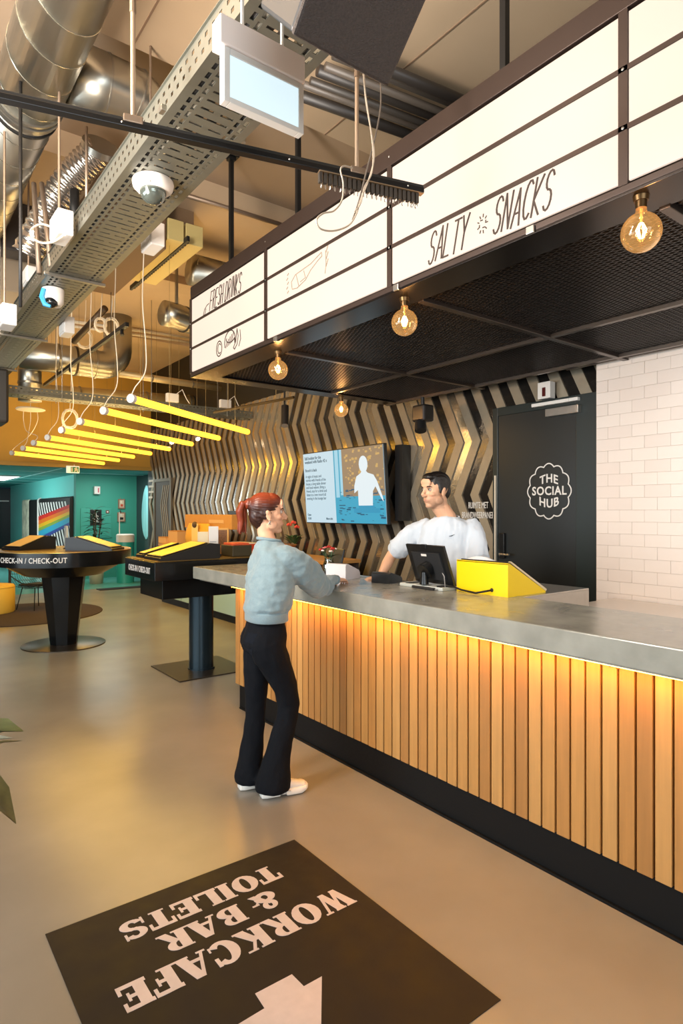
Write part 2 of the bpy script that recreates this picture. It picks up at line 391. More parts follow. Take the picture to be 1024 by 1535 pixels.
# ------------------------------------------------ bar
oak = [mat('oak_%d' % i, c, 0.5, var=0.13, vscale=9, stretch=(1, 6, 0.35), bump=0.04, bscale=60) for i, c in enumerate(('#a8783f', '#b08146', '#9d6f3a', '#b5884e'))]
bar = thing('bar_counter', 'long bar front clad in vertical oak slats above a black kick plinth', 'bar counter', (2.65, 2.0, 0))
MB().box((2.405, -0.9, 0.19), (2.44, 4.55, 1.0)).box((2.44, 4.50, 0.0), (2.92, 4.55, 1.0)).box((2.88, -0.9, 0.0), (2.92, 4.50, 1.0)).build('backing_panel', mat('bar_back', '#1a120c', 0.8), bar)
MB().box((2.40, -0.9, 0), (2.43, 4.54, 0.195)).build('kick_plinth', kick_m, bar)
MB().box((2.385, -0.9, 0), (2.40, 4.52, 0.012)).build('plinth_seal', kick_m, bar)
sp = 0.0712; ps = []
for k in range(77):
    y = 4.545-k*sp
    if len(ps) < 4:
        s_ = MB().bbox((2.380, -0.0305, 0.195), (2.405, 0.0305, 0.998), 0.002).build('slat', oak[len(ps)], bar); s_.location = (0, y, 0); ps.append(s_)
    else:
        p = random.choice(ps); share(p, 'slat', bar, (random.uniform(-0.0015, 0.0015), y-p.location.y, 0))
for k in range(6):
    MB().bbox((2.43+k*0.078, 4.55, 0.195), (2.49+k*0.078, 4.57, 0.998), 0.002).build('slat', oak[k % 4], bar)
for y in (1.95, 1.32, 2.6, 3.4):
    b = MB(); b.tube([(2.378, y+0.03, 0.985), (2.37, y+0.015, 0.976), (2.372, y, 0.984), (2.37, y-0.02, 0.974), (2.378, y-0.035, 0.985)], 0.002, 5); b.build('loose_wire', mat('wire_red', '#6a2a12', 0.5), bar)
ct = MB().bbox((2.30, -0.9, 1.003), (2.98, 5.24, 1.11), 0.006).build('countertop', slab_m)
tag(ct, 'thick grey polished concrete counter slab overhanging the oak slats', 'countertop')
led = thing('strip_light', 'warm yellow strip light tucked under the front edge of the concrete slab', 'light', (2.34, 2, 1.0))
MB().box((2.304, -0.9, 0.999), (2.334, 5.1, 1.003)).build('channel', steel_m, led)
MB().box((2.306, -0.9, 0.9965), (2.332, 4.5, 0.999)).build('diffuser', mat('led_yellow', '#ffc040', 0.5, emit=(1.0, 0.42, 0.03), es=60), led)
wt = thing('back_worktop', 'pale steel worktop between the concrete slab and the white brick wall', 'worktop', (3.8, 1.0, 0))
MB().bbox((2.985, -0.9, 0.88), (4.68, 2.60, 0.92), 0.004).build('top', mat('worktop_pale', '#c9beb2', 0.25, metal=0.2), wt)
MB().box((3.0, -0.85, 0), (4.6, 2.55, 0.88)).build('cabinet', mat('cab_grey', '#4a4844', 0.5), wt)
rs = thing('steel_return', 'brushed steel worktop return level with the slab behind the yellow wedge', 'worktop', (3.3, 2.5, 0.92))
MB().bbox((2.982, 2.20, 1.102), (3.66, 2.78, 1.112), 0.002).build('top', steel_m, rs)
MB().bbox((2.982, 2.20, 0.921), (3.66, 2.212, 1.102), 0.001).bbox((3.648, 2.212, 0.921), (3.66, 2.60, 1.102), 0.001).build('side_panel', steel_m, rs)
bt = MB().bbox((2.985, 2.79, 1.07), (3.09, 3.95, 1.10), 0.003).build('bar_shelf', steel_m)
tag(bt, 'narrow steel shelf along the staff side of the slab under the till', 'shelf')
MB().box((3.0, 2.82, 0.0), (3.03, 2.86, 1.07)).box((3.0, 3.85, 0.0), (3.03, 3.89, 1.07)).build('bracket', steel_m, bt)

# ------------------------------------------------ canopy light box
SX = 2.25; SB = 2.80; ST = 3.59; YN = -0.13; YF = 5.18
cz = thing('canopy', 'black overhead canopy with a lit menu lightbox front and mesh underside', 'canopy', (3.4, 2.5, SB))
ydiv = [YF, 3.87, 2.535, 1.215, YN]
zr = [2.835, 3.043, 3.265, 3.48]
b = MB()
b.bbox((SX, YN, SB), (SX+0.22, YF, 2.828), 0.003).bbox((SX, YN, 3.488), (SX+0.22, YF, ST), 0.003)
b.box((SX+0.18, YN, 2.828), (SX+0.22, YF, 3.488))
for y in ydiv: b.box((SX, y-0.018, 2.828), (SX+0.18, y+0.018, 3.488))
b.build('box_frame', frame_m, cz)
b = MB()
for z in zr[1:3]: b.box((SX, YN, z-0.010), (SX+0.02, YF, z+0.010))
b.build('divider_rail', frame_m, cz)
for i in range(4):
    for j in range(3):
        MB().bbox((SX+0.006, ydiv[i+1]+0.020, zr[j]+0.006), (SX+0.018, ydiv[i]-0.020, zr[j+1]-0.006), 0.002).build('sign_panel', panel_m, cz)
b = MB()
for y in ydiv[:4]:
    for z in zr[1:3]: b.ell((SX-0.001, y, z), (0.003, 0.006, 0.006), 8, 6)
    b.ell((SX-0.001, y, 3.54), (0.003, 0.005, 0.005), 8, 6)
b.build('screw', steel_m, cz)
b = MB()
for y in (3.72, 2.47, 1.62): b.bbox((SX-0.012, y-0.02, SB-0.01), (SX, y+0.02, SB+0.022), 0.002)
b.build('clip', steel_m, cz)
# lettering
M0 = basis((SX+0.006, 2.245, 2.862), (0, -1, 0), (0, 0.0, 1))
b = MB()
x = strokes(b, 'SALTY', M0, 0.155, 0.0085, adv=0.60, cw=0.28, shear=0.22, jit=0.04)
b.build('lettering', ink_m, cz)
b = MB()
M1 = basis((SX+0.006, 1.835, 2.862), (0, -1, 0), (0, 0, 1))
strokes(b, 'SNACKS', M1, 0.155, 0.0085, adv=0.60, cw=0.28, shear=0.22, jit=0.04)
b.build('lettering', ink_m, cz)
b = MB(); ML = basis((SX+0.006, 1.89, 2.935), (0, -1, 0), (0, 0, 1))
for i in range(9):
    t = 2*PI*i/9; ribbon(b, [(0.022*math.cos(t), 0.032*math.sin(t)), (0.030*math.cos(t), 0.044*math.sin(t))], 0.005, ML)
for i in range(4): ribbon(b, [(0.018*math.cos(i*1.6), 0.018*math.sin(i*1.6)), (0.022*math.cos(i*1.6+.5), 0.022*math.sin(i*1.6+.5))], 0.005, ML)
b.build('doodle', ink_m, cz)['kind'] = 'stuff'
b = MB(); M2 = basis((SX+0.006, 4.80, 3.29), (0, -1, 0), (0, 0, 1))
x = strokes(b, 'FRESH', M2, 0.15, 0.008, adv=0.60, cw=0.28, shear=0.22, jit=0.04)
M3 = basis((SX+0.006, 4.52, 3.29), (0, -1, 0), (0, 0, 1))
strokes(b, 'DRINKS', M3, 0.15, 0.008, adv=0.60, cw=0.28, shear=0.22, jit=0.04)
M4 = basis((SX+0.006, 4.80, 3.29), (0, -1, 0), (0, 0, 1))
ribbon(b, [(-0.01, 0.06), (-0.05, 0.055), (-0.10, 0.03), (-0.12, -0.01), (-0.095, -0.015), (-0.07, 0.03)], 0.006, M4)
b.build('lettering', ink_m, cz)
b = MB(); M5 = basis((SX+0.006, 4.62, 2.93), (0, -1, 0), (0, 0, 1))
ribbon(b, arc(0, 0, 0.05, 0.062, 0, 360, 14), 0.008, M5); ribbon(b, arc(0.005, 0.0, 0.03, 0.04, 40, 300, 8), 0.007, M5)
ribbon(b, [(0.10, -0.01)]+arc(0.19, 0.02, 0.09, 0.085, 200, -20, 14)+arc(0.2, 0.04, 0.07, 0.03, -20, -200, 8), 0.008, M5)
for i in range(5): ribbon(b, [(0.12+i*0.025, -0.02+i*0.006), (0.14+i*0.028, 0.03+i*0.012)], 0.006, M5)
ribbon(b, [(0.31, 0.09), (0.33, 0.03), (0.31, -0.03), (0.27, -0.06), (0.25, -0.045), (0.29, 0.0), (0.31, 0.09)], 0.007, M5)
ribbon(b, [(0.36, 0.07), (0.37, 0.0), (0.34, -0.05)], 0.006, M5)
b.build('doodle', ink_m, cz)['kind'] = 'stuff'
b = MB(); M6 = basis((SX+0.006, 3.38, 3.15), (0, -1, 0), (0, 0, 1)); g2 = mat('ink_soft', '#8a7767', 0.7)
bot = [(-0.14, -0.05), (-0.15, 0.0), (-0.10, 0.035), (0.02, 0.045), (0.08, 0.05), (0.15, 0.07), (0.20, 0.085), (0.205, 0.06), (0.16, 0.045), (0.08, 0.01), (0.02, -0.035), (-0.08, -0.06), (-0.14, -0.05)]
ribbon(b, bot, 0.005, M6); ribbon(b, [(-0.09, 0.03), (-0.06, -0.05)], 0.004, M6); ribbon(b, [(0.0, 0.03), (0.02, -0.02), (-0.04, -0.03)], 0.004, M6)
for i in range(5): ribbon(b, [(-0.20-0.01*(i % 2), -0.06+0.03*i), (-0.185-0.01*(i % 2), -0.05+0.03*i)], 0.006, M6)
for i in range(6): ribbon(b, [(0.25+0.012*(i % 2), -0.02+0.022*i), (0.26+0.012*(i % 2), -0.002+0.022*i)], 0.006, M6)
ribbon(b, [(0.24, -0.06), (0.25, 0.0), (0.245, 0.08)], 0.004, M6)
b.build('doodle', g2, cz)['kind'] = 'stuff'
# underside
BX = 4.58
b = MB()
b.bbox((SX, YN, SB-0.012), (2.46, YF, SB), 0.002).bbox((2.46, 5.0, SB-0.012), (BX, YF, SB), 0.002)
b.build('soffit_plate', mat('soffit_bronze', '#2e2825', 0.25, metal=0.8), cz)
MB().box((2.46, YN, ST-0.06), (BX, YF, ST)).box((BX-0.02, YN, SB), (BX, YF, ST-0.06)).box((2.47, YF-0.02, SB), (BX-0.02, YF, ST-0.06)).box((2.47, YN, SB), (BX-0.02, YN+0.02, ST-0.06)).build('shell', mat('canopy_black', '#0b0b0b', 0.7), cz)
for y in (3.92, 2.505, 1.16): MB().bbox((2.46, y-0.022, SB-0.02), (BX+0.11, y+0.022, SB+0.02), 0.003).build('cross_bar', mat('cross_bar', '#4a413b', 0.3, metal=0.7), cz)
MB().bbox((3.66, YN, SB-0.018), (3.70, 5.0, SB+0.02), 0.003).build('centre_bar', mat('centre_bar', '#5c524a', 0.3, metal=0.7), cz)
MB().bbox((BX-0.04, YN, SB-0.02), (BX, YF, SB+0.03), 0.003).bbox((BX+0.06, YN, SB-0.01), (BX+0.085, 3.0, SB+0.03), 0.003).build('edge_rail', mat('edge_rail', '#6c625a', 0.3, metal=0.7), cz)
MB().box((BX-0.02, YN, SB+0.02), (BX+0.1, 3.0, SB+0.06)).build('rear_filler', mat('canopy_black', '#0b0b0b', 0.7), cz)
# expanded mesh: crossing strips in each bay
xb = [(2.46, 3.66), (3.70, BX-0.04)]; yb = [(3.94, 5.0), (2.527, 3.898), (1.182, 2.483), (YN+0.05, 1.138)]
mesh_m = mat('expanded_mesh', '#2c2622', 0.4, metal=0.6)
for x0, x1 in xb:
    for y0, y1 in yb:
        b = MB(); pitch = 0.030; ang = 0.42
        for sgn in (1, -1):
            dx, dy = math.sin(ang)*sgn, math.cos(ang)
            k0 = 0.0
            span = (x1-x0)+(y1-y0)*abs(math.tan(ang)); n = int(span/pitch)
            for k in range(n+1):
                xs = (x0-(y1-y0)*math.tan(ang)+k*pitch) if sgn > 0 else (x0+k*pitch)
                # line x = xs + sgn*tan(ang)*(y-y0)
                tn = math.tan(ang)*sgn
                ta = max(0, min(y1-y0, ((x0-xs)/tn) if tn > 0 else ((x1-xs)/tn)))
                tb = max(0, min(y1-y0, ((x1-xs)/tn) if tn > 0 else ((x0-xs)/tn)))
                if tb-ta < 0.01: continue
                p = V((xs+tn*ta, y0+ta, SB+0.004)); q = V((xs+tn*tb, y0+tb, SB+0.004))
                w_ = V((0.0032, 0, 0)); z_ = V((0, 0, 0.006))
                b.add([p-w_, p+w_, q+w_, q-w_, p-w_+z_, p+w_+z_, q+w_+z_, q-w_+z_], [(0,3,2,1),(4,5,6,7),(0,1,5,4),(2,3,7,6),(1,2,6,5),(3,0,4,7)])
        mo = b.build('mesh_panel', mesh_m, cz); mo['kind'] = 'stuff'
# hangers
for (x, y, t) in ((2.78, 4.25, H+0.22), (2.62, 5.12, H+0.22), (2.62, 2.05, H), (4.3, 2.0, H), (4.3, 4.9, H+0.22)):
    rd = MB().box((x-0.018, y-0.018, ST), (x+0.018, y+0.018, t)).build('hanger_rod', black_m, cz)
    MB().bbox((x-0.06, y-0.05, t-0.02), (x+0.06, y+0.05, t), 0.004).bbox((x-0.035, y-0.03, t-0.05), (x+0.035, y+0.03, t-0.02), 0.004).build('ceiling_bracket', black_m, rd)
# bulbs
glass = bpy.data.materials.new('amber_glass'); glass.use_nodes = True; nt = glass.node_tree; nt.nodes.clear()
ou = nt.nodes.new('ShaderNodeOutputMaterial'); mx = nt.nodes.new('ShaderNodeMixShader'); tr = nt.nodes.new('ShaderNodeBsdfTransparent'); gl = nt.nodes.new('ShaderNodeBsdfGlossy'); lw = nt.nodes.new('ShaderNodeLayerWeight')
tr.inputs[0].default_value = (1.0, 0.80, 0.50, 1); gl.inputs[0].default_value = (1, 0.85, 0.65, 1); gl.inputs[1].default_value = 0.05; lw.inputs[0].default_value = 0.22
nt.links.new(lw.outputs['Facing'], mx.inputs[0]); nt.links.new(tr.outputs[0], mx.inputs[1]); nt.links.new(gl.outputs[0], mx.inputs[2]); em_ = nt.nodes.new('ShaderNodeEmission'); em_.inputs[0].default_value = (1, 0.55, 0.2, 1); em_.inputs[1].default_value = 0.22; ad_ = nt.nodes.new('ShaderNodeAddShader')
nt.links.new(mx.outputs[0], ad_.inputs[0]); nt.links.new(em_.outputs[0], ad_.inputs[1]); nt.links.new(ad_.outputs[0], ou.inputs[0])
bulb_l = ['large round amber globe bulb, the nearest, at the right edge by the last lit panel', 'round amber globe bulb under the front canopy edge, middle of the front row', 'round amber globe bulb under the canopy below the fresh drinks panel', 'small round globe bulb hanging at the rear canopy corner above the screen']
for (x, y, lab) in ((2.31, 1.175, bulb_l[0]), (2.36, 2.53, bulb_l[1]), (2.40, 3.94, bulb_l[2]), (3.86, 5.09, bulb_l[3])):
    R = 0.073; z = SB-0.012
    t = thing('globe_bulb', lab, 'bulb', (x, y, z), 'globe bulbs under the canopy')
    MB().cyl((x, y, z), (x, y, z-0.018), 0.030, 0.026, 20).cyl((x, y, z-0.018), (x, y, z-0.045), 0.021, 0.020, 20).build('socket', mat('socket_brass', '#5a4428', 0.35, metal=0.8), t, True)
    prof = [(0.019, -0.040), (0.021, -0.06), (0.028, -0.072)]+[(R*math.sin(a), -0.072-R*0.9-R*math.cos(a)) for a in [math.radians(150-15*i) for i in range(10)]]
    prof = [(0.019, -0.040), (0.020, -0.055), (0.026, -0.070)]+[(R*math.sin(math.radians(a)), -0.135+R*math.cos(math.radians(a))) for a in (32, 45, 60, 75, 90, 105, 120, 135, 150, 165, 177)]
    MB().lathe(prof, (x, y, z), 28, caps=False).build('glass_globe', glass, t, 'all')
    b = MB()
    for i in range(6):
        a = i*PI/3; b.tube([(x+0.006*math.cos(a), y+0.006*math.sin(a), z-0.10), (x+0.018*math.cos(a), y+0.018*math.sin(a), z-0.125), (x+0.008*math.cos(a), y+0.008*math.sin(a), z-0.155)], 0.0022, 5)
    b.build('filament', mat('filament', '#ffb060', 0.5, emit=(1.0, 0.60, 0.25), es=40), t)
    MB().cyl((x, y, z-0.04), (x, y, z-0.10), 0.006, 0.004, 8).build('stem', mat('stem_glass', '#caa070', 0.3), t)
    l = bpy.data.lights.new('bulb_glow', 'POINT'); l.energy = 7; l.color = (1, 0.62, 0.30); l.shadow_soft_size = 0.02
    lo = bpy.data.objects.new('bulb_glow', l); C.objects.link(lo); lo.location = (x, y, z-0.13)
# ------------------------------------------------ overhead services
# spiral duct along the hall
def spiral_duct(t, p0, p1, r, m, pitch=0.16, seam=0.004, name='duct_body'):
    p0 = V(p0); p1 = V(p1); d = (p1-p0); L = d.length; d.normalize(); a, b_ = frame_of(d, V((0, 0, 1)))
    MB().cyl(p0, p1, r, n=48).build(name, m, t, 'all')
    n = int(L/pitch*24); pts = []
    for i in range(n+1):
        q = i/24*2*PI; pts.append(p0+d*(L*i/n)+(a*math.cos(q)+b_*math.sin(q))*(r+0.001))
    MB().tube(pts, seam, 4).build('spiral_seam', mat('seam_bright', '#c8c4b4', 0.25, metal=0.9), t, True)
duct_m = mat('duct_steel', '#b0aca0', 0.30, metal=0.95, bump=0.05, bscale=6)
t = thing('spiral_duct', 'large galvanised spiral duct running overhead at the top left', 'duct', (0.81, 4, 4.3))
spiral_duct(t, (0.81, 0.2, 4.31), (0.81, 4.42, 4.31), 0.20, duct_m, 0.30)
spiral_duct(t, (0.81, 4.50, 4.31), (0.81, 10.0, 4.31), 0.20, duct_m, 0.30, name='duct_section')
b = MB()
for y, r in ((4.42, 0.214), (4.46, 0.222), (4.50, 0.214)): b.cyl((0.81, y-0.012, 4.31), (0.81, y+0.012, 4.31), r, n=48)
b.build('flange', galv, t, True)
MB().lathe([(0.212, -0.008), (0.216, -0.008), (0.216, 0.008), (0.212, 0.008)], (0.81, 4.56, 4.31), 40, M=Matrix.Rotation(PI/2, 4, 'X')).build('rubber_seal', black_m, t, True)
# branch duct with flexible hose
t = thing('branch_duct', 'short galvanised branch duct with a bell mouth leaving the big spiral duct', 'duct', (1.2, 4.2, 4.2))
pts = [(1.015, 4.2, 4.40), (1.22, 4.2, 4.40), (1.42, 4.2, 4.40), (1.60, 4.24, 4.34), (1.74, 4.32, 4.24)]
MB().tube(pts, [0.20, 0.20, 0.195, 0.185, 0.17], 36).build('duct_body', duct_m, t, 'all')
for i in (1, 2, 3):
    p = V(pts[i]); d = (V(pts[i+1])-V(pts[i-1])).normalized()
    MB().cyl(p-d*0.006, p+d*0.006, [0, 0.204, 0.199, 0.189][i], n=36).build('seam_band', galv, t, True)
t = thing('flexible_hose', 'crinkled silver flexible air hose hanging beside the perforated tray', 'hose', (1.2, 5.2, 4.0))
pts = []; rr = []
for i in range(90):
    u = i/89; c = V((1.42-0.42*u, 5.0+0.5*u, 4.42-0.75*u+0.12*math.sin(PI*u))); pts.append(c); rr.append(0.115+0.006*math.sin(i*1.5))
MB().tube(pts, rr, 24).build('hose_skin', mat('foil', '#b5aba0', 0.2, metal=0.9, bump=0.4, bscale=30), t, 'all')
MB().cyl(pts[0], pts[0]+V((0.0, -0.04, 0.03)), 0.14, n=24).build('clamp', galv, t, True)

# perforated cable trays
def tray(t, along, c0, c1, z, length0, length1, side):
    # along 'y': c0..c1 are x limits ; along 'x': c0..c1 are y limits
    def P(u, v, zz): return V((v, u, zz)) if along == 'y' else V((u, v, zz))
    def bx(b, u0, u1, v0, v1, z0, z1):
        p = P(u0, v0, z0); q = P(u1, v1, z1); b.box((min(p.x, q.x), min(p.y, q.y), z0), (max(p.x, q.x), max(p.y, q.y), z1))
    W = c1-c0; th = 0.003
    b = MB()   # floor: long strips
    zones = [0.0, 0.035, 0.055, 0.070, 0.090]          # solid/slot rhythm from each edge
    for m0, m1 in ((0, .035), (.052, .066), (.083, .10)):
        bx(b, length0, length1, c0+m0, c0+m1, z, z+th); bx(b, length0, length1, c1-m1, c1-m0, z, z+th)
    pitch = 0.06; n = int((length1-length0)/pitch)
    for i in range(n+1):
        u = length0+i*pitch
        if u+0.045 > length1: break
        # bridges between small slots
        bx(b, u, u+0.022, c0+.035, c0+.052, z, z+th); bx(b, u, u+0.022, c1-.052, c1-.035, z, z+th)
        bx(b, u+0.03, u+0.052, c0+.066, c0+.083, z, z+th); bx(b, u+0.03, u+0.052, c1-.083, c1-.066, z, z+th)
        # centre rungs, long slots between
        bx(b, u, u+0.047, c0+.10, c1-.10, z, z+th)
        if i % 2: bx(b, u-0.014, u+0.001, (c0+c1)/2-0.015, (c0+c1)/2+0.015, z, z+th)
    o = b.build('tray_floor', tray_m, t); o['kind'] = 'stuff'
    for v, s_ in ((c0, -1), (c1, 1)):
        b = MB(); v0, v1 = (v-0.003, v) if s_ < 0 else (v, v+0.003)
        bx(b, length0, length1, v0, v1, z, z+side*0.28); bx(b, length0, length1, v0, v1, z+side*0.42, z+side*0.66); bx(b, length0, length1, v0, v1, z+side*0.80, z+side)
        for i in range(n+1):
            u = length0+i*pitch
            if u+0.045 > length1: break
            bx(b, u, u+0.038, v0, v1, z+side*0.28, z+side*0.42); bx(b, u+0.03, u+0.068, v0, v1, z+side*0.66, z+side*0.80)
        e0, e1 = (v-0.012, v) if s_ < 0 else (v, v+0.012)
        bx(b, length0, length1, e0, e1, z+side, z+side+0.003)
        o = b.build('side_rail', tray_m, t); o['kind'] = 'stuff'
    return t
TZ = 3.29
t = thing('cable_tray', 'wide perforated galvanised cable tray running overhead away from the camera', 'cable tray', (1.17, 4, TZ))
tray(t, 'y', 0.995, 1.345, TZ, -0.4, 9.4, 0.125)
for y in (0.9, 2.55, 4.72, 6.6, 8.2):
    sbar = MB().bbox((0.96, y-0.014, TZ-0.022), (1.38, y+0.014, TZ-0.001), 0.003).build('support_bar', galv, t) if y > 4 else MB().bbox((0.97, y-0.02, TZ+0.004), (1.37, y+0.02, TZ+0.03), 0.003).build('support_bar', galv, t)
    for x in ((0.965, 1.375) if y > 6 else ()): MB().cyl((x, y, TZ-0.02), (x, y, H if not 4.05 < y < 5.65 else H+0.22), 0.005, n=8).build('threaded_rod', galv, t)
for i, (x, r, c) in enumerate(((1.05, .018, '#2a2a2c'), (1.09, .014, '#777266'), (1.13, .016, '#3a3632'), (1.18, .020, '#1e1e20'), (1.23, .014, '#8d8674'), (1.28, .018, '#2e2d2c'))):
    pts = [(x+0.012*math.sin(y*1.7+i), y, TZ+0.006+r) for y in [-.3+.5*k for k in range(20)]]
    o = MB().tube(pts, r, 8).build('power_cable', mat('cab_%d' % i, c, 0.6), None, True)
    tag(o, '%s cable in the wide overhead tray, %s from its left rail' % (('black', 'grey', 'brown black', 'thick black', 'beige', 'dark grey')[i], ('first', 'second', 'third', 'fourth', 'fifth', 'sixth')[i]), 'cable', 'cables in the wide overhead tray')
t = thing('cable_tray', 'narrower perforated tray crossing the hall above the yellow tube lights', 'cable tray', (3.2, 8.9, 3.1))
tray(t, 'x', 8.75, 9.05, 3.10, 1.2, 4.86, 0.10)
for x in (2.0, 3.2, 4.4):
    for y in (8.73, 9.07): MB().cyl((x, y, 3.08), (x, y, H), 0.005, n=8).build('threaded_rod', galv, t)
for i, (x, y) in enumerate(((3.5, 8.72), (4.35, 8.72))):
    o = thing('junction_box', ('white socket box with coiled cable on the crossing tray', 'small white box clipped at the wall end of the crossing tray')[i], 'junction box', (x, y, 3.2))
    MB().bbox((x-0.09, y-0.05, 3.205), (x+0.09, y+0.02, 3.33), 0.006).build('box', white_m, o)
    MB().tube([(x+0.06, y-0.03, 3.33), (x+0.14, y-0.05, 3.40), (x+0.2, y-0.05, 3.28), (x+0.26, y-0.03, 3.215)], 0.006, 6).build('lead', white_m, o)

# black suspended rail with gliders
p0 = pix(-40, 134, Z=3.075); ra = V((0.359, 2.446, 3.06)); rb = V((1.985, 2.01, 3.06)); rd = (rb-ra).normalized(); ra = ra-rd*0.5; rn = V((-rd.y, rd.x, 0))
def along(p, s_, n_=0, z=0): return p+rd*s_+rn*n_+V((0, 0, z))
RM = Matrix((rd, rn, V((0, 0, 1)))).transposed().to_4x4(); RM.translation = ra; RL = (rb-ra).length
t = thing('ceiling_rail', 'black metal rail hung on rods, with ringed hooks at its right end', 'rail', tuple(ra))
MB().bbox((0, -0.018, -0.022), (RL, 0.018, 0.0), 0.002, RM).build('rail_lower', mat('rail_black', '#131416', 0.3, metal=0.3), t)
MB().bbox((0, -0.012, 0.0), (RL, 0.012, 0.014), 0.002, RM).build('rail_upper', mat('rail_grey', '#3b3c3d', 0.3, metal=0.6), t)
for s_ in (0.9, 1.55, 2.1): MB().ell(tuple(RM @ V((s_, -0.019, -0.010))), 0.004, 8, 6).build('rivet', steel_m, t)
for px in (200, 535):
    best = min((abs((CX+F*((0.796*q.x-0.605*q.y)/(0.605*q.x+0.796*q.y)))-px), s_) for s_ in [i*0.01 for i in range(int(RL*100))] for q in [along(ra, s_)])
    q = along(ra, best[1])
    MB().cyl(q+V((0, 0, 0.01)), q+V((0, 0, 0.42)), 0.009, n=10).build('hanger_tube', mat('rod_pale', '#b09a84', 0.4, metal=0.5), t)
    MB().cyl(q+V((0, 0, 0.42)), V((q.x, q.y, H)), 0.012, n=10).build('hanger_pole', greymetal, t)
    MB().bbox((best[1]-0.035, -0.022, -0.004), (best[1]+0.035, 0.022, 0.024), 0.003, RM).build('rail_clamp', greymetal, t)
MB().bbox((RL-0.50, -0.016, -0.026), (RL, 0.016, -0.004), 0.002, RM).build('glider_rail', mat('rail_tan', '#8a7358', 0.35, metal=0.5), t)
for i in range(22):
    s_ = RL-0.50+0.022*i+0.008
    g = MB().bbox((s_-0.0075, -0.010, -0.070), (s_+0.0075, 0.010, -0.026), 0.002, RM).build('glider', mat('glider_dark', '#3a332c', 0.5), t)
    MB().lathe([(0.008, -0.0016), (0.0105, 0), (0.008, 0.0016), (0.006, 0)], tuple(RM @ V((s_+random.uniform(-.003, .003), 0, -0.082))), 10, M=Matrix.Rotation(random.uniform(0.5, 1.8), 4, 'Z') @ Matrix.Rotation(PI/2, 4, 'X'), caps=False).build('hook_ring', steel_m, g)
# looping cables beside the rail
q = along(ra, RL-0.43)
t = thing('hanging_cables', 'grey and white cables drooping in loops by the hooks of the rail', 'cable', tuple(q))
def cab(pl, r, m, nm='cable'):
    # smooth catmull-rom through the points
    P = [V(p) for p in pl]; out = []
    for i in range(len(P)-1):
        a, b_, c, d = P[max(i-1, 0)], P[i], P[i+1], P[min(i+2, len(P)-1)]
        for k in range(8):
            u = k/8; out.append(0.5*((2*b_)+(c-a)*u+(2*a-5*b_+4*c-d)*u*u+(3*b_-a-3*c+d)*u**3))
    out.append(P[-1]); return MB().tube(out, r, 6).build(nm, m, t, True)
Yc = 2.0
wc = mat('cable_pale', '#a89a88', 0.5); wd_ = mat('cable_grey', '#5f564d', 0.5)
cab([pix(x, y, Y=Yc) for x, y in ((545, 110), (548, 150), (558, 210), (560, 240), (552, 270), (540, 300), (533, 322), (522, 338), (500, 346), (480, 343), (474, 330), (484, 320), (500, 316), (512, 300), (514, 275), (510, 255), (516, 249), (528, 252))], 0.0036, wc)
cab([pix(x, y, Y=Yc+0.03) for x, y in ((570, 120), (570, 160), (562, 205), (548, 260), (538, 300), (528, 330))], 0.0034, wd_)
cab([pix(x, y, Y=Yc-0.03) for x, y in ((540, 60), (546, 130), (556, 200), (559, 235), (556, 262), (546, 280), (540, 305), (531, 318))], 0.0030, wc)

# illuminated exit box seen from behind/below, white
t = thing('exit_sign', 'white illuminated box sign hung from the wide perforated tray near the camera', 'sign', (1.0, 1.76, 2.9))
ey = 1.76
MB().bbox((0.858, ey-0.012, 3.055), (1.172, ey+0.050, 3.145), 0.004).build('housing', mat('sign_housing', '#e6d9d2', 0.45), t)
MB().bbox((0.875, ey-0.004, 2.885), (0.895, ey+0.030, 3.055), 0.002).bbox((1.152, ey-0.004, 2.885), (1.172, ey+0.030, 3.055), 0.002).bbox((0.895, ey-0.004, 2.885), (1.152, ey+0.030, 2.902), 0.002).bbox((0.895, ey-0.004, 3.035), (1.152, ey+0.030, 3.055), 0.002).build('sign_frame', white_m, t)
MB().box((0.895, ey, 2.902), (1.152, ey+0.026, 3.035)).build('lit_face', mat('exit_face', '#7a8488', 0.4, emit=(0.72, 0.90, 0.97), es=.95), t)
for x in (0.95, 1.10): MB().cyl((x, ey+0.02, 3.145), (x, ey+0.02, TZ), 0.006, n=8).build('hanger', white_m, t)
# loudspeaker
tt = math.radians(46); up = V((0, -math.sin(tt), math.cos(tt))); bk = V((0, math.cos(tt), math.sin(tt)))
SM = Matrix((V((1, 0, 0)), bk, up)).transposed().to_4x4(); SM.translation = V((0.868, 1.35, 2.836))
t = thing('loudspeaker', 'black loudspeaker tilted down beside the lit white box at the top', 'speaker', (1.03, 1.35, 2.84))
MB().bbox((0.004, 0.02, 0.0), (0.325, 0.27, 0.52), 0.012, SM).build('cabinet', mat('speaker_box', '#20262b', 0.45), t)
MB().bbox((0.0, 0.0, -0.003), (0.329, 0.02, 0.523), 0.008, SM).build('grille', mat('speaker_grille', '#3c322d', 0.6, var=0.35, vscale=160, bump=0.5, bscale=300), t)
MB().cyl(SM @ V((0.16, 0.15, 0.5)), V((1.03, 1.2, H)), 0.015, n=10).build('pole', black_m, t)
MB().bbox((-0.02, 0.08, 0.2), (0.004, 0.14, 0.32), 0.003, SM).build('yoke', black_m, t)

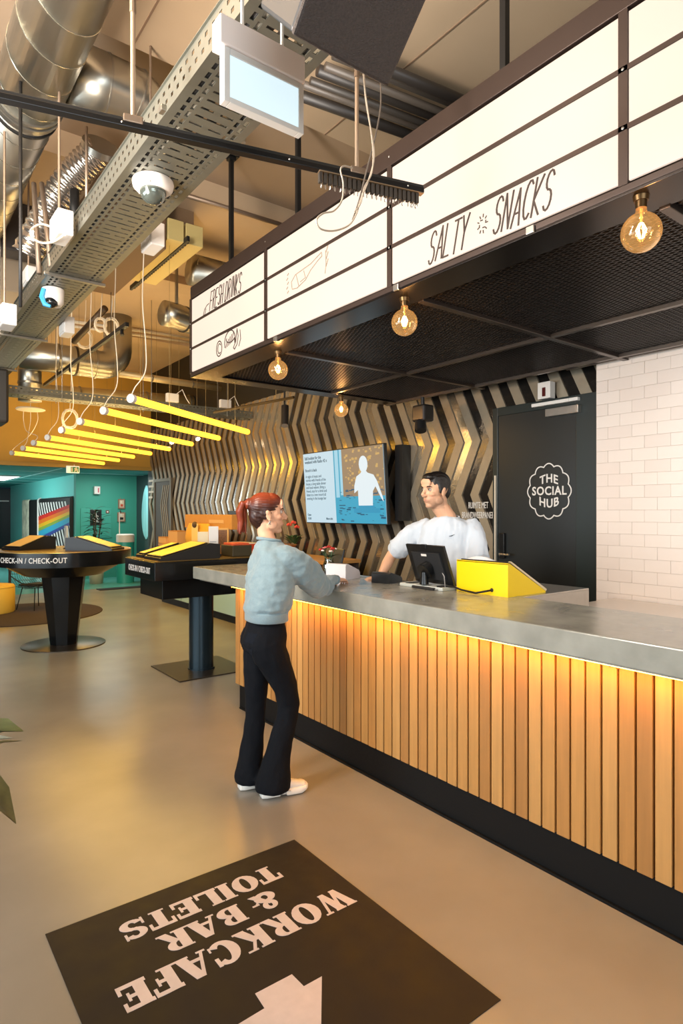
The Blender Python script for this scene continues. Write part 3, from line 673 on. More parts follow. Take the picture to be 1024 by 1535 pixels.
# dome cameras
t = thing('dome_camera', 'white dome camera with a dark glass ball under the wide tray', 'security camera', (1.18, 2.62, TZ))
c = pix(229, 272, Z=TZ-0.002); RMx = Matrix.Rotation(0.0, 4, 'X')
MB().lathe([(0.100, 0), (0.103, -0.012), (0.098, -0.034), (0.084, -0.048), (0.068, -0.052)], c, 40).build('base', white_m, t, True)
MB().lathe([(0.066, -0.048)]+[(0.066*math.cos(math.radians(a)), -0.052-0.066*math.sin(math.radians(a))) for a in (8, 20, 34, 48, 62, 75, 88)], c, 32).build('dome', mat('dome_smoke', '#6a726c', 0.08, metal=0.7), t, 'all')
for i in range(3): MB().ell(c+V((0.089*math.cos(i*2.1), 0.089*math.sin(i*2.1), -0.044)), 0.004, 8, 6).build('screw', steel_m, t)
c = pix(79, 434, Z=TZ-0.004)
t = thing('bullet_camera', 'white angled turret camera with a blue protective film under the far tray end', 'security camera', tuple(c))
MB().lathe([(0.078, 0.0), (0.078, -0.02), (0.074, -0.10), (0.055, -0.125)], c, 28).build('body', white_m, t, True)
MB().ell(c+V((-0.02, -0.03, -0.11)), (0.05, 0.05, 0.042)).build('lens_ball', mat('lens_black', '#15181a', 0.15), t, 'all')
MB().tube([c+V((-0.072, -0.04, -0.02)), c+V((-0.085, -0.03, -0.08)), c+V((-0.065, -0.04, -0.135)), c+V((-0.03, -0.06, -0.15))], [0.018, 0.02, 0.02, 0.012], 8).build('blue_film', mat('film_blue', '#3f9fd0', 0.3), t, True)

# white junction boxes near the tray
jb = [((88, 340), 3.5, 'white junction box with a looping white cable left of the tray', 0.90),
      ((225, 357), 3.35, 'white box fixed to the right flank of the wide tray', 1.45),
      ((97, 490), 3.35, 'white box on the right flank of the tray near its far end', 1.40),
      ((42, 415), 3.6, 'dim white box on the wall conduits behind the tray', 1.07),
      ((6, 475), 3.5, 'grey white box at the left picture edge under the duct', 0.7)]
for (px, py), z, lab, X in jb:
    c = pix(px, py, X=X); s_ = 0.075 if px > 50 else 0.07
    t = thing('junction_box', lab, 'junction box', tuple(c))
    MB().bbox((c.x-0.03, c.y-s_*1.3, c.z-s_), (c.x+0.06, c.y+s_*1.3, c.z+s_), 0.008).build('box', white_m, t)
    MB().bbox((c.x-0.036, c.y-s_*1.1, c.z-s_*0.8), (c.x-0.03, c.y+s_*1.1, c.z+s_*0.8), 0.004).build('lid', mat('lid_white', '#d8d2ca', 0.5), t)
    if px == 88: MB().cyl((c.x, c.y, c.z+s_), (c.x, c.y, 4.14), 0.008, n=8).build('conduit', greymetal, t)
    else: MB().cyl((c.x, c.y, c.z+s_), (c.x, c.y, 4.115 if px < 50 and X < .8 else (H if not 4.05 < c.y < 5.65 else H+0.22)), 0.008, n=8).build('conduit', greymetal, t)
    if px == 88: cab([pix(*q, X=0.87) for q in ((76, 340), (60, 336), (46, 344), (48, 356), (62, 364), (80, 362), (96, 352))], 0.007, cream_m, 'loop_cable')

# long conduits and pipes behind
def pipe(label, pts, r, m, name='pipe', cat='pipe', clamps=(), n=16):
    t = thing(name, label, cat, tuple(pts[0]))
    MB().tube(pts, r, n).build('pipe_run', m, t, 'all')
    for c in clamps:
        for a, b_ in zip(pts, pts[1:]):
            a = V(a); b_ = V(b_)
        a, b_ = V(pts[0]), V(pts[-1]); d = (b_-a).normalized(); p = a.lerp(b_, c)
        MB().cyl(p-d*0.012, p+d*0.012, r*1.14, n=n).build('coupling', galv, t, True)
    return t
# pair of thin vertical pipes etc left of tray
pipe('slim brown conduit dropping behind the white junction box, left one', [pix(50, 275, X=0.97), pix(58, 410, X=0.97)], 0.018, greymetal, 'conduit', 'conduit')
pipe('slim brown conduit dropping behind the white junction box, right one', [pix(62, 275, X=1.0), pix(76, 400, X=1.0)], 0.018, greymetal, 'conduit', 'conduit')
pipe('thin pale rod hanging beside the crinkled hose', [pix(129, 190, X=1.25), pix(129, 320, X=1.25)], 0.010, mat('rod_pale', '#b09a84', 0.4, metal=0.5), 'conduit', 'conduit')
pipe('black cable dropping at the left edge below the spiral duct', [V((0.7, pix(30, 345, X=0.7).y, 4.14)), pix(30, 345, X=0.7), pix(30, 460, X=0.7)], 0.010, black_m, 'power_cable', 'cable')
pipe('fat black vertical pipe left of the wide tray', [pix(111, 285, X=1.25), pix(111, 345, X=1.25)], 0.035, black_m, 'downpipe', 'pipe')
# dark steel beams crossing behind spiral duct
bm_ = mat('beam_dark', '#3a2f28', 0.55, metal=0.3)
for i, (a, b_, r) in enumerate((((50, 242), (180, 282), 0.035), ((50, 270), (160, 300), 0.045))):
    o = MB().tube([pix(*a, Y=6.4), pix(*b_, Y=6.4)], r, 4).build('steel_beam', bm_)
    tag(o, ('upper dark steel beam crossing under the spiral duct', 'lower dark steel beam crossing under the spiral duct')[i], 'beam')
c = pix(85, 230, Y=6.9)
o = MB().bbox((c.x-0.55, 6.75, 4.15), (1.60, 7.0, H), 0.02).build('air_unit', mat('unit_dark', '#2c2623', 0.7)); tag(o, 'dark air handling unit in the shadow behind the spiral duct', 'air unit')
c = pix(75, 380, Y=7.2)
o = MB().bbox((1.03, 7.06, 3.85), (1.61, 7.58, H), 0.015).build('boxed_duct', mat('box_taupe', '#8d7d68', 0.7)); tag(o, 'taupe square boxed duct left of the wide tray behind the junction box', 'duct')
# yellow ceiling cassette with black slot
t = thing('ceiling_cassette', 'pale yellow ceiling cassette with a black slot diffuser left of the canopy', 'air unit', (2.4, 6.2, 4.2))
MB().bbox((2.245, 5.68, 4.20), (2.40, 6.95, 4.40), 0.004).bbox((2.425, 5.68, 4.20), (2.60, 6.95, 4.40), 0.004).build('casing', mat('cassette_yellow', '#cdb878', 0.55), t)
MB().box((2.245, 5.9, 4.40), (2.60, 6.9, H)).build('casing_top', mat('cassette_brown', '#7a6248', 0.7), t)
MB().box((2.40, 5.60, 4.19), (2.425, 7.25, 4.24)).build('slot_diffuser', black_m, t)
for i in range(22):
    pass
b = MB()
for i in range(26): b.box((2.426, 5.64+0.06*i, 4.186), (2.434, 5.67+0.06*i, 4.20))
b.build('slot_teeth', mat('slot_teeth', '#3a3024', 0.5), t)['kind'] = 'stuff'
o = MB().bbox((1.62, 5.7, 4.10), (2.235, 7.3, H), 0.01).build('boxed_duct', mat('box_brown', '#6b5239', 0.7)); tag(o, 'brown boxed bulkhead beside the pale yellow ceiling cassette', 'duct')
# round ducts behind canopy
t = thing('round_duct', 'galvanised round duct with a dark port behind the canopy corner', 'duct', (3.2, 6.4, 4.1))
spiral_duct(t, (2.85, 6.55, 4.32), (4.85, 6.55, 4.32), 0.17, duct_m, 0.30)
MB().cyl((3.15, 6.39, 4.28), (3.15, 6.34, 4.26), 0.05, n=20).build('port_ring', galv, t, True)
MB().cyl((3.15, 6.345, 4.26), (3.15, 6.338, 4.258), 0.042, n=20).build('port_mouth', black_m, t, True)
t = thing('round_duct', 'short galvanised duct stub with clamp left of the canopy hanger rod', 'duct', (2.8, 6.8, 3.95))
MB().tube([(3.35, 7.3, 3.95), (3.1, 7.25, 3.97), (2.92, 7.2, 3.98), (2.78, 7.18, 3.98)], 0.15, 32).build('duct_body', duct_m, t, 'all')
MB().cyl((3.05, 7.24, 3.97), (3.07, 7.245, 3.97), 0.16, n=32).build('clamp', black_m, t, True)
MB().box((2.9, 7.1, 4.1), (2.93, 7.13, H)).build('strap', galv, t)
# far duct with elbow
t = thing('round_duct', 'long galvanised duct with an elbow above the yellow tube lights', 'duct', (2.4, 9.8, 3.85))
a = pix(62, 533, Y=9.8); bq = pix(150, 541, Y=9.8)
z = 3.86
pts = [(a.x-0.3, 9.8, z), (a.x+0.5, 9.8, z), (bq.x, 9.8, z)]
for k in range(1, 8):
    q = k/7*PI/2; pts.append((bq.x+0.26*math.sin(q), 9.8, z+0.26*(1-math.cos(q))))
pts.append((bq.x+0.26, 9.8, H))
MB().tube(pts, 0.21, 36).build('duct_body', duct_m, t, 'all')
for u in (0.25, 0.55, 0.9): 
    x = a.x+(bq.x-a.x)*u; MB().cyl((x-0.015, 9.8, z), (x+0.015, 9.8, z), 0.222, n=36).build('coupling', galv if u != .55 else blackmetal, t, True)
t = thing('vertical_duct', 'short vertical galvanised duct dropping under the far tray end', 'duct', (1.6, 9.9, 3.2))
c = pix(44, 560, Y=10.15)
MB().cyl((c.x, 10.15, 3.25), (c.x, 10.15, 4.1), 0.16, n=32).build('duct_body', duct_m, t, 'all')
MB().cyl((c.x, 10.15, 3.5), (c.x, 10.15, 3.53), 0.168, n=32).build('coupling', galv, t, True)
pipe('long pale pipe running level from the far duct elbow toward the canopy', [pix(178, 560, Y=9.75), pix(330, 582, Y=9.75)], 0.055, mat('pipe_pale', '#c9b487', 0.35, metal=0.5), clamps=(0.3, 0.7))
pipe('thick lower pipe behind the crossing tray', [pix(55, 586, Y=11.2), pix(330, 606, Y=11.2)], 0.12, mat('pipe_wide', '#b8a06c', 0.4, metal=0.5), clamps=(0.2, 0.55, 0.8))
pipe('upper of two parallel slim pale pipes crossing under the far ceiling', [pix(108, 482, Y=10.2), pix(300, 508, Y=10.2)], 0.026, cream_m)
pipe('lower of two parallel slim pale pipes crossing under the far ceiling', [pix(108, 489, Y=10.15), pix(300, 515, Y=10.15)], 0.020, cream_m)
pipe('dark slanting pipe rising to the far ceiling', [pix(110, 512, Y=9.2), pix(157, 462, Y=8.4)], 0.045, mat('pipe_dark', '#4a3c2e', 0.45, metal=0.5))
pipe('thin conduit along the recess edge in the ceiling', [pix(260, 287, Y=5.6), pix(470, 352, Y=5.6)], 0.022, greymetal)
# dark cables / conduits cluster top right of speaker
for i in range(7):
    y = 2.9+0.085*i
    pipe('dark conduit above the canopy top, %s of the bundle counted from the speaker' % ('first', 'second', 'third', 'fourth', 'fifth', 'sixth', 'last')[i], [(2.35, y+0.2, 4.50+0.02*(i % 2)), (3.9, y-0.02, 4.50+0.02*(i % 2))], 0.026 if i % 3 else 0.038, mat('conduit_%d' % (i % 3), ('#2e2925', '#3f3933', '#5a5148')[i % 3], 0.45), 'conduit', 'conduit')
for o in C.objects:
    if str(o.get('label')).startswith('dark conduit above the canopy top'): o['group'] = 'dark conduits above the canopy'
# black lamp track with sloping run
t = thing('lamp_track', 'black lamp track hung above the yellow tube lights', 'track', (2.17, 8.6, 3.6))
MB().bbox((2.15, 6.64, 3.58), (2.19, 10.6, 3.625), 0.003).build('track_rail', black_m, t)
for y in (7.2, 9.6): MB().cyl((2.17, y, 3.62), (2.17, y, H-0.0), 0.004, n=6).build('wire', blackmetal, t)
for i, y in enumerate((6.8, 9.0)):
    s_ = MB().cyl((2.17, y, 3.52), (2.17, y+0.02, 3.575), 0.02, n=12).build('track_adapter', black_m, t)

# ------------------------------------------------ yellow tube lights
TD = V((0.808, 0.589, 0)); ZT = 2.6
ends = [((198, 598), (374, 648)), ((156.5, 616), (330, 656)), ((121, 632), (289, 665)), ((93, 645), (258, 671)), ((72, 656), (225.5, 679)), ((51, 664), (200, 686.6)), ((35, 672), (178, 691)), ((18, 679), (159, 696))]
nm = ['nearest', 'second nearest', 'third nearest', 'fourth nearest', 'fourth farthest', 'third farthest', 'second farthest', 'farthest']
wire_m = mat('wire_thin', '#8a7448', 0.5)
for i, (a, _) in enumerate(ends):
    p = pix(a[0], a[1], Z=ZT); L = 2.36; q = p+TD*L
    t = thing('tube_light', 'glowing yellow tube lamp, %s of the eight slanting tubes' % nm[i], 'lamp', tuple(p), 'slanting yellow tube lamps')
    MB().cyl(p, q, 0.033, n=14).build('tube', tube_m, t, True)
    MB().cyl(p-TD*0.03, p+TD*0.012, 0.040, n=14).build('end_cap', white_m, t, True)
    MB().cyl(q-TD*0.006, q+TD*0.02, 0.035, n=14).build('end_cap', mat('cap_amber', '#c98a20', 0.4), t, True)
    for u in (0.25, 0.85):
        r_ = p+TD*L*u; MB().cyl(r_+V((0, 0, 0.026)), V((r_.x, r_.y, H)), 0.0018, n=5).build('suspension_wire', wire_m, t)
    for up_, pw in ((1, 11), (-1, 17)):
        l = bpy.data.lights.new('tube_glow', 'AREA'); l.shape = 'RECTANGLE'; l.size = L-0.1; l.size_y = 0.014; l.energy = pw; l.color = (1, 0.70, 0.30) if up_ > 0 else (1, 0.58, 0.09)
        lo = bpy.data.objects.new('tube_glow', l); C.objects.link(lo); lo.location = (p+q)/2+V((0, 0, 0.036*up_)); lo.rotation_euler = (PI if up_ > 0 else 0, 0, (-1 if up_ > 0 else 1)*math.atan2(TD.y, TD.x)) if up_ < 0 else (PI, 0, math.atan2(TD.y, TD.x))
    if i < 5: pts = [p-TD*0.03, p+V((0.02, 0, 0.10)), p+V((0.12, 0.02, 0.26)), p+V((0.13, 0.03, 0.5)), p+V((0.10, 0.03, 0.9)), p+V((0.12, 0.05, 1.4)), V((p.x+0.12, p.y+0.05, H))]
    else:
        r0 = pix(45, 620, Z=3.17); r0 = V((r0.x+0.10*(i-6), r0.y, 3.2)); pts = [p-TD*0.03, p+V((0.04, 0, 0.10)), V((p.x*0.3+r0.x*0.7, p.y*0.3+r0.y*0.7, 2.85)), r0+V((0, 0, -0.15)), r0]
    cab(pts, 0.0048, cream_m, 'flex')
# cable coils
for k, ((px, py), rr_, lab, Yk) in enumerate((((166, 490), 0.10, 'coil of cream flex tied up high under the far ceiling', 7.5), ((126, 508), 0.13, 'round coil of cream cable in front of the far duct', 9.3), ((104, 628), 0.13, 'loose coil of white flex hanging over the fourth tube lamp', 9.4), ((150, 487), 0.08, 'small twisted bundle of cream flex beside the black track', 7.7))):
    c = pix(px, py, Y=Yk); b = MB(); pts = []
    for i in range(73):
        q = i/12*2*PI; e = 1+0.12*math.sin(i*0.37)
        pts.append(c+V((math.cos(q)*rr_*e*0.8, 0.02*math.sin(i*.8), math.sin(q)*rr_*e)))
    o = b.tube(pts, 0.007, 6).build('cable_coil', cream_m, None, True); tag(o, lab, 'cable')
    pipe_t = MB().tube([c+V((0, 0, rr_)), c+V((0.02, 0, rr_+0.3)), V((c.x+.02, c.y, H-0.22 if k == 0 else H))], 0.006, 6).build('flex', cream_m, o, True)
c = pix(45, 615, Z=3.2)
t = thing('ceiling_rose', 'flat round cream cable rose feeding the far tube lamps', 'cable rose', tuple(c))
MB().lathe([(0.005, 0.0), (0.20, 0.0), (0.215, 0.012), (0.20, 0.03), (0.005, 0.035)], c, 36).build('disc', cream_m, t, True)
MB().cyl(c+V((0, 0, 0.03)), V((c.x, c.y, H)), 0.006, n=6).build('stem', cream_m, t)
# small spots between the tubes
for i, ((px, py), lab) in enumerate((((257, 663), 'small bright spotlight at the end of the fourth tube'), ((296, 658), 'small bright spotlight just behind the second tube'))):
    c = pix(px, py, Y=9.6); t = thing('spotlight', lab, 'lamp', tuple(c))
    MB().cyl(c+V((0.0, 0.05, 0.05)), c, 0.035, 0.045, 16).build('housing', mat('spot_grey', '#8a857a', 0.4), t, True)
    MB().cyl(c, c+V((0, -0.004, -0.004)), 0.036, n=16).build('lens', mat('spot_lens', '#fff4dd', 0.4, emit=(1, .88, .66), es=12), t, True)
    MB().cyl(c+V((0, 0.04, 0.05)), V((c.x, c.y+0.04, H)), 0.004, n=6).build('cord', wire_m, t)
# dark rail and black spots above the far wall
t = thing('spot_track', 'dark angled track with a cylinder spotlight above the striped wall', 'track', tuple(pix(390, 600, Y=7.2)))
a = pix(320, 628, Y=8.3); bq = pix(440, 598, Y=6.6); bq.z = a.z = 3.05
MB().tube([a, bq], 0.02, 4).build('track_rail', mat('track_bronze', '#4b3d28', 0.4, metal=0.5), t)
for u in (0.2, 0.8):
    q = a.lerp(bq, u); MB().cyl(q, V((q.x, q.y, H)), 0.004, n=6).build('wire', wire_m, t)
c = pix(426, 622, Y=6.9)
MB().cyl(c+V((0.02, 0.02, 0.12)), c+V((-0.02, -0.04, -0.14)), 0.05, n=18).build('spot_head', mat('spot_black', '#26221f', 0.35), t, True)
MB().cyl(c+V((-0.02, -0.04, -0.14)), c+V((-0.022, -0.045, -0.15)), 0.044, n=18).build('spot_glass', mat('spot_pale', '#8d8577', 0.3), t, True)
MB().cyl(c+V((0.0, 0.0, 0.05)), c+V((0.0, 0.0, 0.33)), 0.012, n=8).build('spot_stem', black_m, t)
o_ = thing('ceiling_projector', 'small black projector head on a bracket under the canopy rear edge', 'projector', tuple(pix(633, 628, X=4.5)))
c = pix(633, 628, X=4.5)
MB().bbox((c.x-0.07, c.y-0.09, c.z-0.03), (c.x+0.08, c.y+0.09, c.z+0.14), 0.02).build('body', mat('spot_black', '#26221f', 0.35), o_)
MB().cyl((c.x-0.03, c.y, c.z-0.03), (c.x-0.06, c.y-0.03, c.z-0.13), 0.055, 0.06, 18).build('lens_hood', black_m, o_, True)
MB().cyl((c.x, c.y, c.z+0.13), (c.x, c.y, SB-0.022), 0.02, n=10).build('stem', black_m, o_)
# bottom-left black object (dark unit by the tray end)
c = pix(2, 590, Y=8.2)
o = MB().bbox((c.x-0.5, 8.1, c.z-0.35), (c.x+0.06, 8.6, c.z+0.28), 0.03).build('hanging_unit', mat('unit_black', '#1d1b1a', 0.5)); tag(o, 'black hanging unit at the left picture edge below the tray', 'speaker')
MB().cyl((0.81, 8.35, c.z+0.28), (0.81, 8.35, 4.108), 0.012, n=8).build('drop_rod', black_m, o)
# ------------------------------------------------ people
def col_attr(me, fn):
    ca = me.color_attributes.new('Col', 'FLOAT_COLOR', 'POINT')
    buf = []
    for v in me.vertices: c = fn(v.co); buf += [c[0], c[1], c[2], 1.0]
    ca.data.foreach_set('color', buf)
def mixc(a, b, t): t = max(0, min(1, t)); return tuple(x*(1-t)+y*t for x, y in zip(a, b))
def gauss(p, c, s): return math.exp(-((p-V(c)).length_squared)/(2*s*s))
def limb(mb, pts, n=18):
    # pts: (pos, r_side, r_other) ; tapered rounded limb
    P = [V(p[0]) for p in pts]; rings = []; N = len(P)
    t0 = (P[1]-P[0]).normalized(); a, _ = frame_of(t0, V((0.2, 0.1, 1)) if abs(t0.z) < .9 else V((1, 0, 0)))
    for k in range(N):
        t = (P[min(k+1, N-1)]-P[max(k-1, 0)]).normalized(); a = (a-t*a.dot(t)).normalized(); b_ = t.cross(a)
        r1, r2 = pts[k][1], (pts[k][2] if len(pts[k]) > 2 else pts[k][1])
        rings.append([P[k]+a*math.cos(2*PI*i/n)*r1+b_*math.sin(2*PI*i/n)*r2 for i in range(n)])
    mb.rings(rings); mb.ell(P[0], min(pts[0][1:])*0.98, 12, 8); mb.ell(P[-1], min(pts[-1][1:])*0.98, 12, 8); return mb
def oval(c, fwd, lat, rf, rl, n=24, e=2.3):
    out = []
    for i in range(n):
        t = 2*PI*i/n; cs, sn = math.cos(t), math.sin(t)
        out.append(V(c)+lat*math.copysign(abs(cs)**(2/e), cs)*rl+fwd*math.copysign(abs(sn)**(2/e), sn)*rf)
    return out
def hand(mb, wrist, d, palm_n, thumb_side, scale=1.0, curl=0.5, pointing=False):
    # d: direction of the fingers, palm_n: normal out of the back of the hand
    d = V(d).normalized(); up = (V(palm_n)-d*V(palm_n).dot(d)).normalized(); s_ = d.cross(up)*thumb_side; w_ = V(wrist); k = scale
    rings = []
    for u, rs, ru in ((0, .026, .020), (.03, .033, .017), (.06, .040, .015), (.09, .041, .013), (.098, .036, .009)):
        rings.append(oval(w_+d*u*k, up, s_, ru*k, rs*k, 16, 2.6))
    mb.rings(rings)
    for j, (off, L, r) in enumerate(((0.030, .072, .0085), (0.010, .080, .0088), (-0.011, .074, .0085), (-0.031, .058, .0075))):
        p = w_+d*.085*k+s_*off*k; c = curl*(1+0.15*j); pts = [(p, r*k)]
        dirv = d
        for q, f in enumerate((.45, .30, .25)):
            ang = c*(0.5+0.4*q); dirv = (dirv*math.cos(ang)-up*math.sin(ang)).normalized(); pn = (up*math.cos(ang)+dirv*math.sin(ang)).normalized(); up_ = pn
            p = p+dirv*L*f*k; pts.append((p, r*k*(1-0.10*(q+1))))
        limb(mb, pts, 10)
    p = w_+d*.022*k+s_*.026*k; q = p+(d*.55+s_*.75-up*.25).normalized()*.035*k; r_ = q+(d*.85+s_*.35-up*.35).normalized()*.030*k; t_ = r_+(d*.95+s_*.05-up*.3).normalized()*.024*k
    limb(mb, [(p, .014*k), (q, .0115*k), (r_, .010*k), (t_, .0085*k)], 10)
def head(mb, HM, male):
    # HM: head matrix, x forward, y left, z up, origin mid-head
    def e(c, r, R=None): mb.ell(HM @ V(c), r, 20, 12, M=(HM.to_3x3().to_4x4() @ (R if R is not None else Matrix.Identity(4))))
    j = 1.08 if male else 1.0
    e((-.014, 0, .034), (.096, .074, .086)); e((.028, 0, .008), (.062, .064, .088))
    e((.034, 0, -.040), (.054, .055*j, .066)); e((.058, 0, -.088), (.027*j, .026*j, .021)); e((.010, 0, -.072), (.055, .050*j, .030))
    for s_ in (1, -1):
        e((.054, .036*s_, -.012), (.028, .024, .022)); e((.018, .056*s_, -.058), (.030, .010*j, .026))
        e((-.006, .075*s_, -.006), (.017, .007, .031), Matrix.Rotation(-.2, 4, 'Y')); e((-.012, .081*s_, .012), (.012, .005, .014)); e((.000, .077*s_, -.030), (.007, .006, .009))
    e((.080, 0, .042), (.013, .044, .010 if not male else .013)); e((.076, 0, .066), (.014, .050, .030))
    limb(mb, [(HM @ V((.084, 0, .032)), .0085), (HM @ V((.096, 0, .008)), .0095), (HM @ V((.110, 0, -.012)), .0115 if not male else .013), (HM @ V((.104, 0, -.021)), .011)], 12)
    for s_ in (1, -1): e((.094, .0125*s_, -.019), (.012, .0075, .0075))
    e((.084, 0, -.046), (.0115, .024, .0055)); e((.082, 0, -.058), (.0115, .020, .006)); e((.076, 0, -.050), (.016, .033, .017))
def finish_head(me, HM, male, base, lipc, hairtint=None):
    inv = HM.inverted()
    for v in me.vertices:
        p = inv @ v.co
        if abs(p.x) < .16 and abs(p.y) < .1 and -.13 < p.z < .13:
            for s_ in (1, -1):
                g = gauss(p, (.086, .032*s_, .018), .0115); p.x -= .015*g
                g = gauss(p, (.092, .024*s_, -.046), .004); p.x -= .002*g
            v.co = HM @ p
    def fn(co):
        p = inv @ co; c = base
        if p.z > -.16:
            if p.x > .03 and p.z < .11:
                c = mixc(c, lipc, 0.75*math.exp(-((p.z+.051)/.009)**2-(p.y/.022)**2) if p.x > .07 else 0)
                for s_ in (1, -1): c = mixc(c, mixc(base, (0.55, 0.13, 0.08), .5), .45*gauss(p, (.07, .042*s_, -.02), .016))
                for s_ in (1, -1): c = mixc(c, (0.10, 0.05, 0.03), .55*gauss(p, (.085, .032*s_, .020), .009))
            if male and p.x > -.02 and p.z < -.018:
                t = max(0, min(1, (-.018-p.z)/.03))*(1 if p.z > -.115 else .3)
                if abs(p.y) < .018 and -.075 < p.z < -.02 and p.x > .08: t *= .5
                c = mixc(c, (0.12, 0.075, 0.05), .30*t)
        return c
    col_attr(me, fn)
def face_bits(t, HM, male, browc, body):
    for s_ in (1, -1):
        ey = MB().ell(HM @ V((.0715, .032*s_, .018)), .0116, 14, 10).build('eye', mat('eye_white', '#b9aca2', 0.25), body, 'all')
        MB().ell(HM @ V((.0792, .0325*s_, .0175)), (.0056, .0056, .0056), 10, 8).build('iris', mat('iris_dark', '#241710', 0.15), body, 'all')
        R3 = HM.to_3x3()
        br = MB(); P = [((.083, .016*s_, .035)), ((.0865, .028*s_, .040)), ((.082, .042*s_, .040)), ((.070, .054*s_, .034))]
        limb(br, [(HM @ V(p), r) for p, r in zip(P, (.0035, .0042 if male else .003, .0038 if male else .0028, .002))], 8)
        br.build('eyebrow', browc, body, 'all')
        li = MB(); P = [((.079, .021*s_, .021)), ((.0855, .031*s_, .0275)), ((.078, .043*s_, .022))]
        limb(li, [(HM @ V(p), .0016) for p in P], 6); li.build('eyelid', browc, body, 'all')
def cloth(me, M=None, amp=0.006, sc=6.0, seed=0.0, zstretch=1.0):
    me.update()
    ns = [v.normal.copy() for v in me.vertices]
    for v, n_ in zip(me.vertices, ns):
        p = V((v.co.x*sc+seed, v.co.y*sc, v.co.z*sc*zstretch)); v.co += n_*amp*(noise.noise(p)+0.5*noise.noise(p*2.3))
skin_m = skinmat('skin')

# ---- woman at the counter
fw = V((0.985, -0.17, 0)).normalized(); lf = V((-fw.y, fw.x, 0)) ; Z = V((0, 0, 1))
W0 = V((1.80, 3.10, 0))
wm = thing('person', 'woman with a red ponytail, grey-blue sweater and black flared jeans leaning on the counter', 'person', tuple(W0))
def wp(f, l, z): return W0+fw*f+lf*l+Z*z
HMw = Matrix((V((0.93, -0.36, -0.03)).normalized(), V((0.36, 0.93, 0)).normalized(), Z)).transposed().to_4x4(); HMw.translation = V((1.835, 3.13, 1.585))
neckb = V((1.835, 3.115, 1.41)); shR = V((1.895, 2.985, 1.345)); shL = V((1.90, 3.25, 1.345))
elR = V((2.16, 3.075, 1.145)); wrR = V((2.475, 3.325, 1.145)); elL = V((2.14, 3.36, 1.17)); wrL = V((2.38, 3.42, 1.150))
b = MB(); head(b, HMw, False)
limb(b, [(HMw @ V((-.018, 0, -.05)), .046), (HMw @ V((-.016, 0, -.10)), .044), (neckb+Z*.01, .050), (neckb-Z*.06, .05)], 20)
b.rings([oval(wp(f, 0, z), fw, lf, rf, rl) for f, z, rf, rl in ((.03, 1.39, .04, .07), (.03, 1.32, .06, .12), (.02, 1.2, .07, .12), (.0, 1.05, .06, .10), (-.01, .95, .065, .09), (-.02, .88, .06, .09))])
for hp, kn, an in ((wp(-.01, -.085, .90), V((1.90, 3.005, .50)), V((1.80, 3.02, .07))), (wp(-.01, .085, .90), V((1.79, 3.19, .50)), V((1.75, 3.18, .07)))):
    limb(b, [(hp, .055), ((hp+kn)/2, .05), (kn, .04), ((kn+an)/2, .035), (an, .028)])
for sh, el, wr_ in ((shR, elR, wrR), (shL, elL, wrL)): limb(b, [(sh-Z*.03, .030), ((sh+el)/2, .032), (el, .030), ((el+wr_)/2, .033), (wr_, .024, .020)])
hand(b, wrR, (0.9, 0.42, -0.08), (0, 0, 1), -1, 0.95, 0.35)
hand(b, wrL, (0.8, -0.55, -0.08), (0, 0, 1), 1, 0.95, 0.35)
me = remesh(b, 0.0042, 3); finish_head(me, HMw, False, srgb('#d9a584'), srgb('#b8605a'))
body = place(me, 'body', skin_m, wm)
hair_w = mat('hair_copper', '#7a2811', 0.42, var=0.55, vscale=60, stretch=(1, 1, .25), bump=0.3, bscale=150)
hair_d = mat('hair_nape', '#33140c', 0.5, var=0.4, vscale=60, bump=0.3, bscale=150)
face_bits(wm, HMw, False, mat('brow_auburn', '#4a2214', 0.6), body)
def he(mb, HM, c, r): mb.ell(HM @ V(c), r, 24, 14, M=HM.to_3x3().to_4x4())
b = MB(); he(b, HMw, (-.020, 0, .046), (.094, .080, .084)); he(b, HMw, (.018, 0, .076), (.062, .062, .052)); he(b, HMw, (-.060, 0, -.006), (.050, .062, .066)); he(b, HMw, (-.056, 0, -.048), (.030, .042, .036))
for s_ in (1, -1): he(b, HMw, (-.022, .062*s_, .012), (.034, .018, .044))
he(b, HMw, (-.105, .0, .058), (.030, .032, .034))
me = remesh(b, 0.005, 3)
for v in me.vertices:
    p = HMw.inverted() @ v.co; v.co += (v.co-HMw @ V((-.1, 0, .05))).normalized()*0.0018*math.sin(math.atan2(p.y, p.z-.05)*26)
def hair_cols(me_, HM):
    inv_ = HM.inverted()
    def fn(co):
        p = inv_ @ co; top = max(0, min(1, (p.z-.02)/.09)); pony = 1 if p.x < -.118 else 0
        k = max(top**1.5, .75*pony); st_ = .5+.5*math.sin(math.atan2(p.y, p.z-.06)*34+p.x*40)*math.sin(p.x*55)
        return mixc((0.035, 0.012, 0.007), (0.30, 0.045, 0.012), k*(.62+.38*st_))
    col_attr(me_, fn)
hair_c = skinmat('hair_two_tone'); hair_c.node_tree.nodes['Principled BSDF'].inputs['Roughness'].default_value = .38
hair_cols(me, HMw); hr = place(me, 'hair', hair_c, body)
b = MB()
for i in range(9):
    o_ = (random.uniform(-.016, .016), random.uniform(-.020, .020)); 
    limb(b, [(HMw @ V((-.105+o_[0]*.3, o_[1]*.6+.01, .068)), .010), (HMw @ V((-.138+o_[0]*.5, .018+o_[1], .062)), .017), (HMw @ V((-.150+o_[0], .028+o_[1], .015)), .018), (HMw @ V((-.142+o_[0], .034+o_[1], -.045)), .013), (HMw @ V((-.146+o_[0]*1.5, .036+o_[1]*1.3, -.10-0.02*random.random())), .004)], 8)
me = remesh(b, 0.004, 1); hair_cols(me, HMw); place(me, 'ponytail', hair_c, body)
